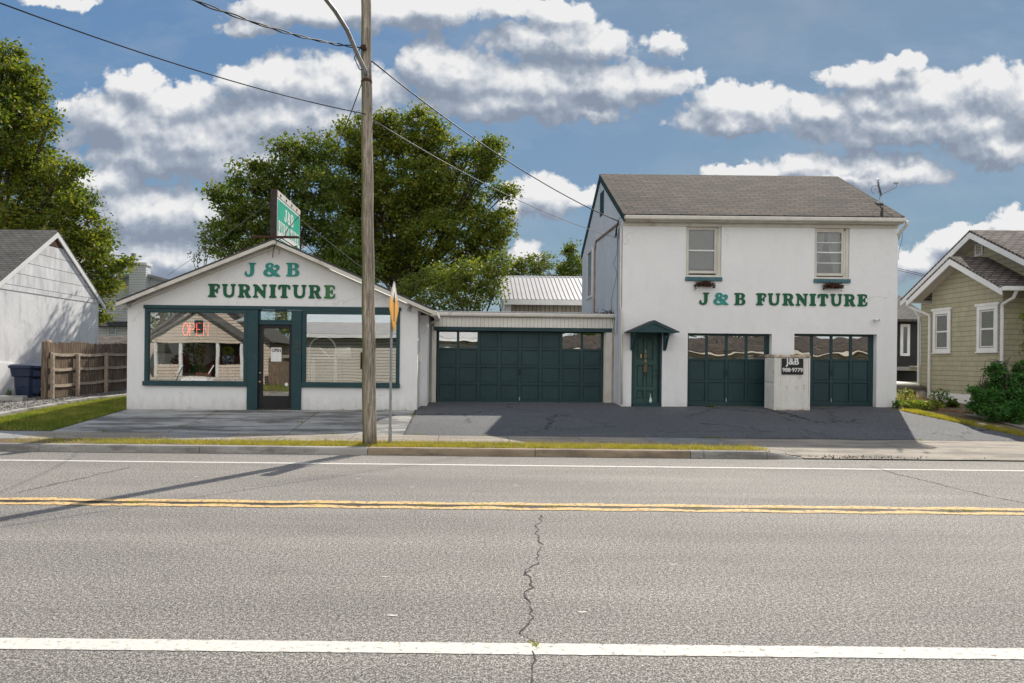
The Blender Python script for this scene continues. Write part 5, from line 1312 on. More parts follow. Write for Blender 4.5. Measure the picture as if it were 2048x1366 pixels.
def wire(name, pts, r, m, label, cat='cable', sag=None, group=None):
    P_ = []
    for a, b, s_ in pts:
        a, b = Vector(a), Vector(b); n = 18
        for i in range(n+1):
            t_ = i/n; q = a.lerp(b, t_); q.z -= 4*s_*t_*(1-t_); P_.append(q)
    mb = MB(); mb.tube(P_, r, 6); o = mb.build(name, M[m], None, True); return tag(o, label, cat, group)
w1a = onpole(232)+Vector((0,-.1,0))
wire('overhead_cable', [(w1a, P(0, 6, 8.2), .12)], .009, 'wire', 'thin black cable falling from the upper left corner to the middle of the pole', 'cable', group='overhead cables')
wire('overhead_cable', [(onpole(237)+Vector((.1,.05,0)), (bx0-.02, 19.8, ZP(1240, 478, 19.8)), .25)], .008, 'wireg', 'thin grey cable from mid pole to the side wall of the two-storey building', 'cable', group='overhead cables')
wire('overhead_cable', [(onpole(122)+Vector((.1,0,0)), (bx0-.05, 19.9, ZP(1236, 443, 19.9)), .28)], .013, 'wire', 'thick black service cable from the pole top to the eave corner of the two-storey building', 'cable', group='overhead cables')
qq = onpole(100)+Vector((-.1,-.1,0))
tw = P(380, -3, 9.0)
a, b = Vector(qq), Vector(tw); mbs = []
for ph, nm in ((0, 'one'), (math.pi, 'two')):
    pts_ = []
    for i in range(61):
        t_ = i/60; q = a.lerp(b, t_); q.z -= 4*.10*t_*(1-t_); sp_ = .010+.010*abs(math.sin(t_*9))
        q += Vector((0, sp_*math.cos(t_*26+ph), sp_*math.sin(t_*26+ph))); pts_.append(q)
    mbs.append(pts_)
mb = MB(); mb.tube(mbs[0], .011, 6); mb.tube(mbs[1], .009, 6); mb.tube([qq, qq+Vector((-.12,0,-.2)), qq+Vector((-.02,0,-.42)), qq+Vector((.08,0,-.45))], .01, 6)
tag(mb.build('overhead_cable', M['wire'], None, True), 'twisted pair of thick black cables leaving the top frame edge towards the pole insulator', 'cable', 'overhead cables')
sgp = Vector((A0.x+.35, 18.9, ZP(590, 445, 18.9)))
wire('overhead_cable', [(onpole(166)+Vector((-.1,.02,0)), Vector((A0.x+.52, 18.5, ZP(592, 440, 18.5))), .35)], .010, 'wire', 'black cable sagging from the pole down to the roof sign of the shop', 'cable', group='overhead cables')
e_ = Vector((A0.x+.52, 18.5, ZP(592, 440, 18.5)))
mb = MB(); f_ = P(549, 476, 18.1); g_ = P(545, 515, 18.55)
mb.tube([e_, e_.lerp(P(569, 474, 18.2), .6)+Vector((-.03,-.05,0)), P(569, 474, 18.2), P(560, 478, 18.15), P(553, 484, 18.15), P(547, 498, 18.45), g_], .010, 6)
tag(mb.build('drop_cable', M['wire'], None, True), 'short black cable hanging over the gable peak below the roof sign', 'cable')
wire('guy_wire', [((X0, y0+.3, zT-.3), P(800, 592, 19.2), .03)], .005, 'wireg', 'thin guy wire from the roof sign down the right roof slope', 'cable', group='guy wires of the roof sign')
wire('guy_wire', [((X0-.17, y0+.1, zT-.3), P(335, 551, 19.2), .03)], .005, 'wireg', 'thin guy wire from the roof sign down the left roof slope', 'cable', group='guy wires of the roof sign')
mb = MB(); c = Vector((bx0-.05, 19.9, ZP(1236, 443, 19.9)))
for k in range(5):
    ph = random.uniform(0, 6); mb.tube([c+Vector((random.uniform(-.02,.0), random.uniform(-.15,.2), random.uniform(-.15,.1))), c+Vector((-.08, random.uniform(-.1,.1), -.25)), c+Vector((-.02, random.uniform(.1,.6), -.4)), c+Vector((-.04, random.uniform(0,.3), -.1))], .008, 5)
mb.tube([c+Vector((0,.1,-.3)), c+Vector((-.02,.15,-.9)), c+Vector((-.02,.55,-1.15)), c+Vector((-.02,.1,-1.5)), c+Vector((-.02,.8,-2.2)), c+Vector((-.02,.75,-2.7)), c+Vector((-.02,.3,-3.3))], .006, 5)
mb.tube([c+Vector((-.01,.02,-.2)), c+Vector((-.01,.1,-1.6)), c+Vector((-.01,.05,-3.3))], .008, 5)
tag(mb.build('loose_cables', M['wire'], None, True), 'tangle of loose black cables hanging on the side wall of the two-storey building', 'cable')
for k in (0, 1):
    wire('distant_cable', [(P(1600, 490+4*k, 34), P(2100, 600+3*k, 34), .1)], .012, 'wire', ['upper', 'lower'][k]+' of two thin cables behind the gap between white building and green house', 'cable', group='far cables')
mb = MB(); mb.tube([P(1805, 455, Y2), P(1804, 480, Y2), P(1798, 500, Y2), P(1797, 520, Y2)], .006, 5); tag(mb.build('eave_cable', M['wire']), 'thin loop of cable hanging below the right end gutter of the two-storey building', 'cable')

# ------------------------------------------------------------------ left house, bin, fence
LX = -15.3; yn, yc_, yf = 22.0, 25.4, 28.75
zA = ZP(108, 460, yc_); zE_ = ZP(203, 603, yf)
lh = thing('white_house', (LX-3, yc_, .6), 'white stucco house at the left edge with grey shingle roof and weathered shingle gable', 'house')
mb = MB(); zs_ = zE_-.12
mb.prism([(yn+.25, 0), (yf-.3, 0), (yf-.3, zs_), (yn+.25, zs_)], 'X', LX-8, LX); mb.build('wall', M['stucco_old'], lh)
mb = MB(); sl_ = (zA-zE_)/(yf-yc_)
mb.prism([(yn+.2, zs_), (yf-.25, zs_), (yf-.25, zE_-.02), (yc_, zA-.10), (yn+.2, zE_-.02)], 'X', LX-8, LX+.02)
mb.build('gable_wall', M['shakeold'], lh)
ye1, ye2 = yn-.1, yf+.1; ze1 = zA-sl_*(yc_-ye1); 
mb = MB(); mb.slab((LX-9, ye1, ze1), (LX+.10, ye1, ze1), (LX+.10, yc_, zA), (LX-9, yc_, zA), .08); mb.slab((LX-9, yc_, zA), (LX+.10, yc_, zA), (LX+.10, ye2, ze1), (LX-9, ye2, ze1), .08); mb.build('roof', M['roofgrey'], lh)
mb = MB()
for ye in (ye1, ye2):
    mb.add([(LX+.05, ye, ze1-.08), (LX+.05, yc_, zA-.08), (LX+.05, yc_, zA-.28), (LX+.05, ye, ze1-.26), (LX+.102, ye, ze1-.08), (LX+.102, yc_, zA-.08), (LX+.102, yc_, zA-.28), (LX+.102, ye, ze1-.26)],
           [(0,1,2,3),(7,6,5,4),(0,4,5,1),(1,5,6,2),(2,6,7,3),(3,7,4,0)])
mb.build('rake_board', M['clean'], lh)
mb = MB(); mb.prism([(yc_-.45, zA-.62), (yc_+.45, zA-.62), (yc_, zA-.30)], 'X', LX+.021, LX+.04); mb.build('gable_vent', M['rust'], lh)
MB().prism([(yn, 0), (23.6, 0), (23.2, 1.55), (yn, 1.6)], 'X', LX+.001, LX+.06).build('plinth', M['stucco'], lh)
# bin
bxx, byy = -14.15, 22.1; bz = gz(bxx, byy)
bn_ = thing('wheeled_bin', (bxx, byy, bz), 'dark blue wheeled rubbish bin beside the wooden fence', 'bin')
mb = MB(); 
def ring(w, d, z, x=bxx, y=byy, r=.08):
    return [(x+sx_*(w-r*(i == 0)), y+sy_*(d-r*(i == 1)), z) for sx_, sy_, od in ((1,-1,(0,1)),(1,1,(1,0)),(-1,1,(0,1)),(-1,-1,(1,0))) for i in od]
sec = [(.27,.26,0.0),(.30,.30,.35),(.31,.32,.62),(.36,.36,.66),(.385,.39,.90),(.42,.42,.92),(.42,.42,.97)]
for w_, d_, z_ in sec: mb.v += ring(w_, d_, bz+.04+z_)
for i in range(len(sec)-1):
    for j in range(8): mb.f.append((i*8+j, i*8+(j+1) % 8, (i+1)*8+(j+1) % 8, (i+1)*8+j))
mb.f.append(tuple(range(8))[::-1]); mb.build('body', M['bin'], bn_)
mb = MB(); 
for w_, d_, z_ in ((.43,.43,.972),(.43,.43,.99),(.36,.36,1.03),(.2,.2,1.045)): mb.v += ring(w_, d_, bz+.04+z_)
for i in range(3):
    for j in range(8): mb.f.append((i*8+j, i*8+(j+1) % 8, (i+1)*8+(j+1) % 8, (i+1)*8+j))
mb.f += [tuple(range(8))[::-1], tuple(24+j for j in range(8))]; mb.build('lid', M['bin'], bn_)
for a in (-.31, .25): MB().tube([(bxx+a, byy+.28, bz+.12), (bxx+a+.06, byy+.28, bz+.12)], .12, 16).build('wheel', M['black'], bn_)
MB().tube([(bxx-.34, byy+.40, bz+.93), (bxx+.34, byy+.40, bz+.93)], .018, 8).build('handle', M['bin'], bn_)
MB().bbox(bxx-.12, byy-.33, bz+.36, bxx+.07, byy-.29, bz+.40).build('grab_bar', M['bin'], bn_)
text('830', (bxx+.338, byy-.12, bz+.50), .2, .001, M['white'], bn_, 'painted_number', ux=(0,1,0)) if False else None
# fence: boards on the left side of the rails, posts to the right
FX = -13.0; fy0 = 21.3; fend = 29.0
fn = thing('wooden_fence', (FX, fy0, gz(FX, fy0)), 'weathered brown board fence with rails and posts beside the gravel', 'fence')
mb = MB(); y = fy0; 
while y < fend:
    w_ = random.uniform(.125, .145); z0_ = gz(FX, y)+.03; h_ = 1.76+random.uniform(-.025, .015)+.02*math.sin(y*2)
    mb.bbox(FX-.03, y, z0_, FX-.012, y+w_-.008, z0_+h_, .003); y += w_
mb.build('boards', M['fence'], fn)
MB().bbox(FX-.14, fy0-.14, gz(FX, fy0)-.1, FX+.02, fy0-.02, gz(FX, fy0)+1.8).build('end_post', M['fence'], fn)
ys_ = [fy0+.05, 22.75, 24.55, 26.4, 28.3]
for k, y in enumerate(ys_): MB().bbox(FX+.05, y-.05, gz(FX, y)-.1, FX+.15, y+.05, gz(FX, y)+1.42).build('fence_post', M['fencerail'], fn)
for (a, b) in zip(ys_, ys_[1:]):
    for zz in (.38, .88, 1.36):
        mb = MB(); za, zb_ = gz(FX, a)+zz+random.uniform(-.02,.02), gz(FX, b)+zz+random.uniform(-.02,.02); n = 6
        pts_ = [(a+(b-a)*i/n, za+(zb_-za)*i/n-.03*math.sin(math.pi*i/n)) for i in range(n+1)]
        for (p_, q_) in zip(pts_, pts_[1:]):
            mb.add([(FX-.01, p_[0], p_[1]), (FX+.04, p_[0], p_[1]), (FX+.04, p_[0], p_[1]+.09), (FX-.01, p_[0], p_[1]+.09), (FX-.01, q_[0], q_[1]), (FX+.04, q_[0], q_[1]), (FX+.04, q_[0], q_[1]+.09), (FX-.01, q_[0], q_[1]+.09)],
                   [(0,1,5,4),(1,2,6,5),(2,3,7,6),(3,0,4,7)])
        mb.build('rail', M['fencerail'], fn)
mb = MB(); c = P(96, 686, 23); mb.tube([c+Vector((.0,0,-.08)), c+Vector((0,0,.1))], [.12, .09], 10); tag(mb.build('rusty_lantern', M['rustpipe'], None, True), 'small rusty lantern fixed on the white wall just above the fence top', 'lantern')
c = P(17, 790, 21.5)
def weed(px, py, Y, r, h, m, label, n=500, leaf=.07, name='weed', cat='plant', group=None, stems=8):
    x = XP(px, Y, py); z = gz(x, Y); t = thing(name, (x, Y, z), label, cat, group)
    q = rng.normal(size=(n, 3)); q /= np.linalg.norm(q, axis=1)[:, None]; q *= rng.uniform(.2, 1, n)[:, None]**.4
    lob = 1+.25*np.sin(q[:, 0]*7+px)*np.cos(q[:, 2]*6)
    q = q*lob[:, None]*np.array([r, r*.6, h*.5]) + np.array([x, Y, z+h*.48])
    leaves('foliage', q, leaf, m, t)
    st = MB()
    for k in range(stems):
        e = q[rng.integers(n)]; st.tube([(x+random.uniform(-.3,.3)*r, Y, z-.02), tuple((np.array([x, Y, z+.1])+e)/2), tuple(e)], .007, 4)
    st.build('stem', M['twig'], t)
    return t
weed(18, 790, 21.6, .1, .35, M['leafD'], 'tiny green weed at the foot of the white wall left of the bin', 60, .07)

# far grey house behind
def simple_box(mb, px0, px1, py0, py1, Y, dep):
    r_ = rect(px0, py0, px1, py1, Y); mb.box(r_[0], Y, r_[2], r_[1], Y+dep, r_[3]); return r_
YH = 40
fh = thing('grey_house', (XP(270, YH), YH, .7), 'distant pale grey sided house with a boxed chimney behind the shop', 'house')
a, b, c_, d_ = P(207, 566, YH), P(258, 556, YH), P(345, 560, YH), P(380, 568, YH)
mb = MB(); mb.prism([(a.x, .5), (P(420, 700, YH).x, .5), (P(420, 585, YH).x, P(420, 585, YH).z), (P(275, 547, YH).x, P(275, 547, YH).z), (a.x, a.z)], 'Y', YH, YH+6); mb.build('wall', M['clapgrey'], fh)
q0, q1, q2 = P(194, 562, YH-.4), P(277, 543, YH-.4), P(430, 582, YH-.4)
mb = MB(); D_ = Vector((0, 7, 0)); mb.slab(q0, q1, q1+D_, q0+D_, .15); mb.slab(q1, q2, q2+D_, q1+D_, .15); mb.build('roof', M['galv'], fh)
r_ = rect(257, 530, 291, 720, YH-.6); MB().box(r_[0], YH-.6, r_[2], r_[1], YH-.002, r_[3]).build('chimney', M['clapgrey'], fh); MB().box(r_[0]-.06, YH-.66, r_[3], r_[1]+.06, YH+.1, r_[3]+.15).build('chimney_cap', M['clean'], fh)
c = P(267, 527, YH-.3); MB().lathe((c.x, YH-.3, c.z), [(.09,0),(.09,.45),(.14,.46),(.14,.58),(.05,.6)], 12).build('flue', M['galv'], fh)
YH2 = 37
q = rect(198, 652, 262, 725, YH2); mb = MB(); mb.box(q[0]-3, YH2, .5, q[1]+4, YH2+2.9, q[3]); mb.prism([(P(196, 645, YH2).x, P(196, 645, YH2).z), (P(262, 643, YH2).x+3, P(196, 645, YH2).z), (P(262, 611, YH2).x+.6, P(262, 609, YH2).z)], 'Y', YH2+.1, YH2+2.9); mb.build('lower_wing', M['clapgrey'], fh)
mb = MB(); mb.slab(P(190, 652, YH2-.6), P(340, 652, YH2-.6), P(340, 643, YH2), P(190, 643, YH2), .08); mb.build('porch_roof', M['rooftar'], fh)
mb = MB(); r_ = rect(216, 654, 233, 670, YH2-.02); frame(mb, r_[0], r_[1], r_[2], r_[3], .05, YH2-.06, YH2-.001); w = mb.build('window', M['clean'], fh); MB().box(r_[0]+.05, YH2-.03, r_[2]+.05, r_[1]-.05, YH2-.02, r_[3]-.05).build('pane', M['glassd'], w)
gs_ = thing('low_outbuilding', (XP(230, 33), 33, .6), 'low outbuilding with pale brown shingle roof behind the fence', 'outbuilding')
mb = MB(); mb.slab(P(180, 693, 31.8), P(330, 694, 31.8), P(330, 672, 33.4), P(180, 672, 33.4), .08); mb.build('roof', M['roofhouse'], gs_)
r_ = rect(180, 695, 330, 760, 32); MB().box(r_[0], 32, .4, r_[1], 34.5, r_[3]).build('wall', M['clapgrey'], gs_)

# metal roofed shed
YM = 31
sh = thing('metal_roof_shed', (XP(1090, YM), YM, .65), 'pale shed with a standing seam metal roof behind the garage', 'shed')
e0, e1 = P(1003, 598, YM-.4), P(1230, 600, YM-.4); t0 = P(992, 553, YM+2.6); t1 = Vector((e1.x, YM+2.6, t0.z))
t0 = Vector((e0.x, t0.y, t0.z))
mb = MB(); mb.slab(e0, e1, t1, t0, .06)
n = 26
for i in range(n+1):
    a = e0.lerp(e1, i/n); b = t0.lerp(t1, i/n); mb.slab(a+Vector((-.018,0,.035)), a+Vector((.018,0,.035)), b+Vector((.018,0,.035)), b+Vector((-.018,0,.035)), .04)
mb.build('roof', M['metalroof'], sh)
mb = MB(); mb.bbox(e0.x, YM-.45, e0.z-.25, e1.x, YM-.40, e0.z-.02); mb.bbox(t0.x, YM+2.58, t0.z, t1.x, YM+2.7, t0.z+.05); mb.build('fascia', M['clean'], sh)
MB().box(P(1023, 615, YM).x, YM, .4, e1.x, YM+.2, e0.z-.2).build('wall', M['batten'], sh)
MB().bbox(P(1010, 615, YM).x, YM-.1, .4, P(1022, 615, YM).x, YM+.05, e0.z-.2).build('corner_post', M['clean'], sh)
mb = MB(); mb.prism([(YM+.2, .4), (YM+5, .4), (YM+5, e0.z-.1), (YM+2.6, t0.z-.1), (YM+.2, e0.z-.1)], 'X', P(1014, 615, YM).x, P(1018, 615, YM).x); mb.build('side_wall', M['clean'], sh)
mb = MB(); c = P(1001, 628, 28); 
mb.tube([c+Vector((0,0,-1)), c+Vector((-.02,0,.2)), c+Vector((-.1,0,.55))], .012, 4); mb.tube([c, c+Vector((.1,0,.5))], .012, 4); mb.tube([c, c+Vector((.02,0,.65))], .012, 4)
tag(mb.build('antenna', M['black']), 'thin dark forked antenna rods left of the metal-roofed shed', 'antenna')

# ------------------------------------------------------------------ right green house
gh = thing('green_house', (17, 20.6, .6), 'olive green shingled house with white trim and a smaller gabled bay at the right edge', 'house')
BX, MX = 15.1, 15.75
AY = 20.62
za = ZP(1895, 513, AY); 
def gable_body(mb, X, Xe, ya, yb, zr_, slope_, z0=.95):
    zE1 = zr_-slope_*(AY-ya)
    mb.prism([(ya, z0), (yb, z0), (yb, zr_-slope_*(yb-AY)-.1), (AY, zr_-.1), (ya, zE1-.1)], 'X', X, Xe)
sl2 = .555
mb = MB(); gable_body(mb, BX, MX+3, 19.2, 22.1, za, sl2); 
bay = mb.build('bay_wall', M['shake'], gh)
MB().box(BX+.002, 19.18, .95, MX+1, 19.199, za-sl2*1.5-.12).build('bay_front', M['shakef'], gh)
zm2 = ZP(1935, 460, AY)
mb = MB(); gable_body(mb, MX, MX+7, 17.65, 23.6, zm2, sl2); mb.build('main_wall', M['shake'], gh)
mb = MB(); mb.box(BX-.03, 19.15, .2, MX+1, 22.12, .949); mb.box(MX-.03, 22.12, .2, MX+7, 23.62, .949); mb.box(MX-.03, 17.6, .2, MX+7, 19.1, .949); mb.build('foundation', M['stucco'], gh)
def roof2(Xo, Xe, ye, zr_, name, top=None):
    dz = sl2*(AY-ye); mb = MB(); y2_ = 2*AY-ye
    mb.slab((Xo, ye, zr_-dz), (Xe, ye, zr_-dz), (Xe, AY, zr_), (Xo, AY, zr_), .06); mb.slab((Xo, AY, zr_), (Xe, AY, zr_), (Xe, y2_, zr_-dz), (Xo, y2_, zr_-dz), .06)
    mb.build('roof', M['roofhouse'], gh)
    mb = MB()
    for yy in (ye, y2_):
        mb.add([(Xo+.002, yy, zr_-dz-.05), (Xo+.002, AY, zr_-.05), (Xo+.002, AY, zr_-.25), (Xo+.002, yy, zr_-dz-.24), (Xo+.04, yy, zr_-dz-.05), (Xo+.04, AY, zr_-.05), (Xo+.04, AY, zr_-.25), (Xo+.04, yy, zr_-dz-.24)],
           [(0,1,2,3),(7,6,5,4),(0,4,5,1),(1,5,6,2),(2,6,7,3),(3,7,4,0)])
    mb.build('rake_board', M['clean'], gh)
    mb = MB()
    wx = (BX if Xo < 14.9 else MX)-.002
    for yy in (ye, y2_): mb.add([(Xo+.04, yy, zr_-dz-.10), (Xo+.04, AY, zr_-.10), (wx, AY, zr_-.10), (wx, yy, zr_-dz-.10)], [(0,1,2,3)])
    mb.build('soffit', M['soffit'], gh)
roof2(14.6, MX+3, 18.62, za, 'bay'); roof2(15.2, MX+7.5, 17.35, zm2, 'main')
ze2 = za-sl2*2.0
mb = MB(); mb.bbox(14.62, 18.54, ze2-.13, MX+2, 18.66, ze2-.01, .02); mb.bbox(14.62, 22.58, ze2-.13, 15.8, 22.70, ze2-.01, .02); mb.build('gutter', M['clean'], gh)
mb = MB(); mb.tube([(14.68, 22.64, ze2-.1), (14.70, 22.6, ze2-.25), (BX-.05, 22.15, ze2-.55), (BX-.05, 22.13, ze2-.7), (BX-.05, 22.13, .75)], .042, 8); mb.build('downspout', M['clean'], gh)
mb = MB(); mb.tube([(BX-.06, 18.62, ze2-.1), (BX-.05, 18.75, ze2-.3), (BX-.05, 19.14, ze2-.45), (BX-.05, 19.14, ze2-.6), (BX-.05, 19.14, .75)], .042, 8); mb.build('downspout', M['clean'], gh)
mb = MB(); mb.tube([(MX-.2, 23.7, 3.8), (MX-.05, 23.62, 3.5), (MX-.05, 23.62, .8)], .042, 8); mb.build('downspout', M['clean'], gh)
for (ya_, yb_) in ((21.2, 21.98), (19.32, 20.1)):
    mb = MB(); 
    fr_ = MB(); frame(fr_, ya_, yb_, 2.23, 3.55, .11, 0, .05); fr_.bbox(ya_-.06, -.02, 3.55, yb_+.06, .05, 3.63); fr_.bbox(ya_-.03, -.02, 2.19, yb_+.03, .05, 2.229)
    frame(fr_, ya_+.13, yb_-.13, 2.36, 3.42, .03, .02, .045); fr_.bbox(ya_+.13, .018, 2.86, yb_-.13, .046, 2.91)
    fr_.v = [(BX-.055+y, x, z) for x, y, z in fr_.v]
    w = fr_.build('window', M['clean'], gh); MB().box(BX-.022, ya_+.12, 2.35, BX-.018, yb_-.12, 3.43).build('pane', M['glassd'], w)
    MB().box(BX-.012, ya_+.12, 2.35, BX-.006, yb_-.12, 3.43).build('blind', M['blind'], w)
mb = MB(); vy = 15.74*F/1026; vz0, vz1 = ZP(1956, 512, vy), ZP(1956, 487, vy); fr_ = MB(); frame(fr_, vy-.16, vy+.16, vz0, vz1, .045, 0, .03)
for k in range(4): fr_.bbox(vy-.13, .0, vz0+.06+k*.075, vy+.13, .03, vz0+.085+k*.075)
fr_.v = [(MX-.04+y, x, z) for x, y, z in fr_.v]; fr_.build('gable_vent', M['clean'], gh)
dk = thing('dark_house', (17, 30, .6), 'dark house wall with a white trimmed window glimpsed behind the green house', 'house')
x0, x1 = XP(1740, 30), XP(1840, 30); MB().box(x0, 30, 1.1, x1, 34, ZP(1800, 640, 30)).build('wall', M['black'], dk)
mb = MB(); mb.slab((x0-.3, 29.5, ZP(1800, 640, 30)), (x1+.3, 29.5, ZP(1800, 640, 30)), (x1+.3, 32, ZP(1800, 590, 32)), (x0-.3, 32, ZP(1800, 590, 32)), .1); mb.build('roof', M['roofgrey'], dk)
r_ = rect(1801, 648, 1820, 712, 29.95); mb = MB(); frame(mb, r_[0], r_[1], r_[2], r_[3], .12, 29.94, 29.999); w = mb.build('window', M['clean'], dk); MB().box(r_[0]+.12, 29.97, r_[2]+.12, r_[1]-.12, 29.98, r_[3]-.12).build('pane', M['glassd'], w)
mb = MB()
for k in range(7): mb.bbox(x0, 27-.35*k, 1.75-.16*k, x1, 27.33-.35*k, 1.79-.16*k)
mb.box(x0, 27.34, 1.6, x1, 29.9, 1.75)
tag(mb.build('wooden_deck', M['soffit']), 'pale weathered wooden deck steps behind the green house', 'deck')
# overturned boat
bt = thing('overturned_boat', (13.7, 23.3, .65), 'dull metal boat lying upside down on blocks between the white building and the green house', 'boat')
mb = MB(); n, ms = 16, 10; L_ = 3.6; xe = XP(1853, 23.2, 790); x0 = xe-L_
for i in range(n+1):
    t_ = i/n; s_ = math.sin(math.pi*min(1, .06+t_*.94*.94+.02))**.45 if t_ > .0 else .35
    s_ = (1-abs(2*t_-1)**3.2)**.5*.95+.05
    for j in range(ms+1):
        a = math.pi*j/ms; mb.v.append((x0+L_*t_, 23.2-.55*s_*math.cos(a), .95+.30*(s_**.8)*math.sin(a)**.75))
mb.f = [(i*(ms+1)+j, i*(ms+1)+j+1, (i+1)*(ms+1)+j+1, (i+1)*(ms+1)+j) for i in range(n) for j in range(ms)]
o = mb.build('hull', M['boat'], bt, True); s_ = o.modifiers.new('s', 'SOLIDIFY'); s_.thickness = .02
MB().tube([(x0+.1, 22.66, .96), (xe-.15, 22.66, .96)], .02, 6).build('gunwale', M['galv'], bt)
for a in (.6, 1.7, 2.9): MB().bbox(x0+a, 22.85, .6, x0+a+.12, 23.6, .93).build('support_block', M['fence'], bt)

# ------------------------------------------------------------------ houses across the street (seen mirrored in the panes)
def gableh(root, x0, x1, y0, y1, ze_, zr_, wm, front=True):
    """gable facing +Y at y1"""
    xm_ = (x0+x1)/2
    MB().prism([(x0, 0), (x1, 0), (x1, ze_), (xm_, zr_), (x0, ze_)], 'Y', y0, y1).build('wall', wm, root)
    mb = MB(); mb.slab((x0-.4, y1+.4, ze_-.2), (xm_, y1+.4, zr_+.1), (xm_, y0, zr_+.1), (x0-.4, y0, ze_-.2), -.12); mb.slab((xm_, y1+.4, zr_+.1), (x1+.4, y1+.4, ze_-.2), (x1+.4, y0, ze_-.2), (xm_, y0, zr_+.1), -.12)
    mb.build('roof', M['roofgrey'], root)
def win_b(root, x0, x1, z0, z1, y):
    mb = MB(); frame(mb, x0, x1, z0, z1, .09, y+.001, y+.06); w = mb.build('window', M['clean'], root); MB().box(x0+.09, y+.02, z0+.09, x1-.09, y+.03, z1-.09).build('pane', M['glassd'], w)
ph = thing('porch_house', (-17.3, -7.5, .1), 'beige clapboard house with a front porch, mirrored in the left shop window', 'house')
gableh(ph, -21.5, -13.2, -14, -9.0, 3.1, 6.4, M['clapbeige'])
MB().box(-20.35, -8.99, .6, -14.35, -8.93, 2.85).build('porch_shade_panel', M['dark'], ph)  # shade inside the porch put in as a dark panel
MB().bbox(-17.55, -6.99, 3.5, -17.0, -6.93, 4.3).build('gable_shutter', M['green2'], ph)
mb = MB(); mb.bbox(-18.2, -8.929, .6, -17.1, -8.90, 2.6); mb.build('door', M['redcloth'], ph)
mb = MB(); mb.prism([(-20.4, 3.0), (-14.3, 3.0), (-17.3, 4.9)], 'Y', -7.1, -7.0); mb.box(-20.3, -7.1, 2.8, -14.4, -7.0, 3.0); mb.build('porch_gable', M['clapbeige'], ph)
mb = MB(); mb.slab((-20.8, -6.8, 2.85), (-17.3, -6.8, 5.05), (-17.3, -9, 5.05), (-20.8, -9, 2.85), -.1); mb.slab((-17.3, -6.8, 5.05), (-13.9, -6.8, 2.85), (-13.9, -9, 2.85), (-17.3, -9, 5.05), -.1); mb.build('porch_roof', M['roofgrey'], ph)
for x in (-20.2, -18.6, -16.2, -14.6): MB().bbox(x, -7.2, .6, x+.18, -7.02, 2.8).build('porch_post', M['clean'], ph)
MB().box(-20.4, -9, 0, -14.3, -7.0, .6).build('porch_floor', M['claph'], ph)
for (a, b) in ((-20.2, -18.5), (-16.1, -14.5)): MB().box(a, -7.15, .6, b, -7.05, 1.4).build('porch_parapet', M['clapbeige'], ph)
for k in range(3): MB().bbox(-18.3, -7.0+.28*k, 0, -16.3, -6.72+.28*k, .48-.16*k).build('step', M['clean'], ph)
for x in (-18.35, -16.3): MB().tube([(x, -7.0, 1.35), (x, -6.1, .8)], .035, 6).build('handrail', M['clean'], ph)
rh = thing('clapboard_ranch', (-4.3, -7.0, .1), 'long pale clapboard house with grey roof, mirrored in the right shop window', 'house')
MB().box(-10.9, -14, 0, 4, -7.0, 3.35).build('wall', M['claph'], rh)
mb = MB(); mb.slab((-11.3, -6.5, 3.35), (-11.3, -10.5, 5.3), (4.4, -10.5, 5.3), (4.4, -6.5, 3.35), -.12); mb.slab((-11.3, -10.5, 5.3), (-11.3, -14.4, 3.35), (4.4, -14.4, 3.35), (4.4, -10.5, 5.3), -.12); mb.build('roof', M['metalroof'], rh)
MB().bbox(-11.3, -6.5, 3.2, 4.4, -6.42, 3.42).build('gutter', M['clean'], rh); MB().box(-11.2, -6.98, 3.15, 4.3, -6.5, 3.2).build('soffit', M['dark'], rh)
win_b(rh, -1.6, -.5, 1.3, 2.6, -7.0); win_b(rh, 1.2, 2.4, 1.3, 2.6, -7.0)
MB().tube([(-6.4, -6.9, .1), (-6.4, -6.9, 3.2)], .05, 8).build('downspout', M['clean'], rh)
bh = thing('brown_roof_house', (16, -8, .1), 'long low house with brown roof, mirrored in the garage door panes', 'house')
MB().box(7, -15, 0, 34, -8, 2.6).build('wall', M['clapbeige'], bh)
mb = MB(); mb.slab((6.5, -7.4, 2.6), (6.5, -11.5, 3.75), (34.5, -11.5, 3.75), (34.5, -7.4, 2.6), -.12); mb.slab((6.5, -11.5, 3.75), (6.5, -15.5, 2.6), (34.5, -15.5, 2.6), (34.5, -11.5, 3.75), -.12); mb.build('roof', M['roofshingle'], bh)
MB().bbox(6.5, -7.4, 2.5, 34.5, -7.3, 2.6).build('gutter', M['soffit'], bh)
for x in (10, 15, 20, 26): win_b(bh, x, x+1.4, 1.1, 2.1, -8.0)
mb = MB(); x = -13.0
while x < -11.2: mb.bbox(x, -7.9, .1, x+.14, -7.88, 1.9, .003); x += .15
tag(mb.build('yard_fence', M['fence']), 'brown board fence across the street mirrored in the shop door', 'fence')
blades('opposite_lawn', [(random.uniform(-25, 8), random.uniform(-7, 1)) for _ in range(9000)], gz, .10, M['grassG'], w=.02, lean=.5)

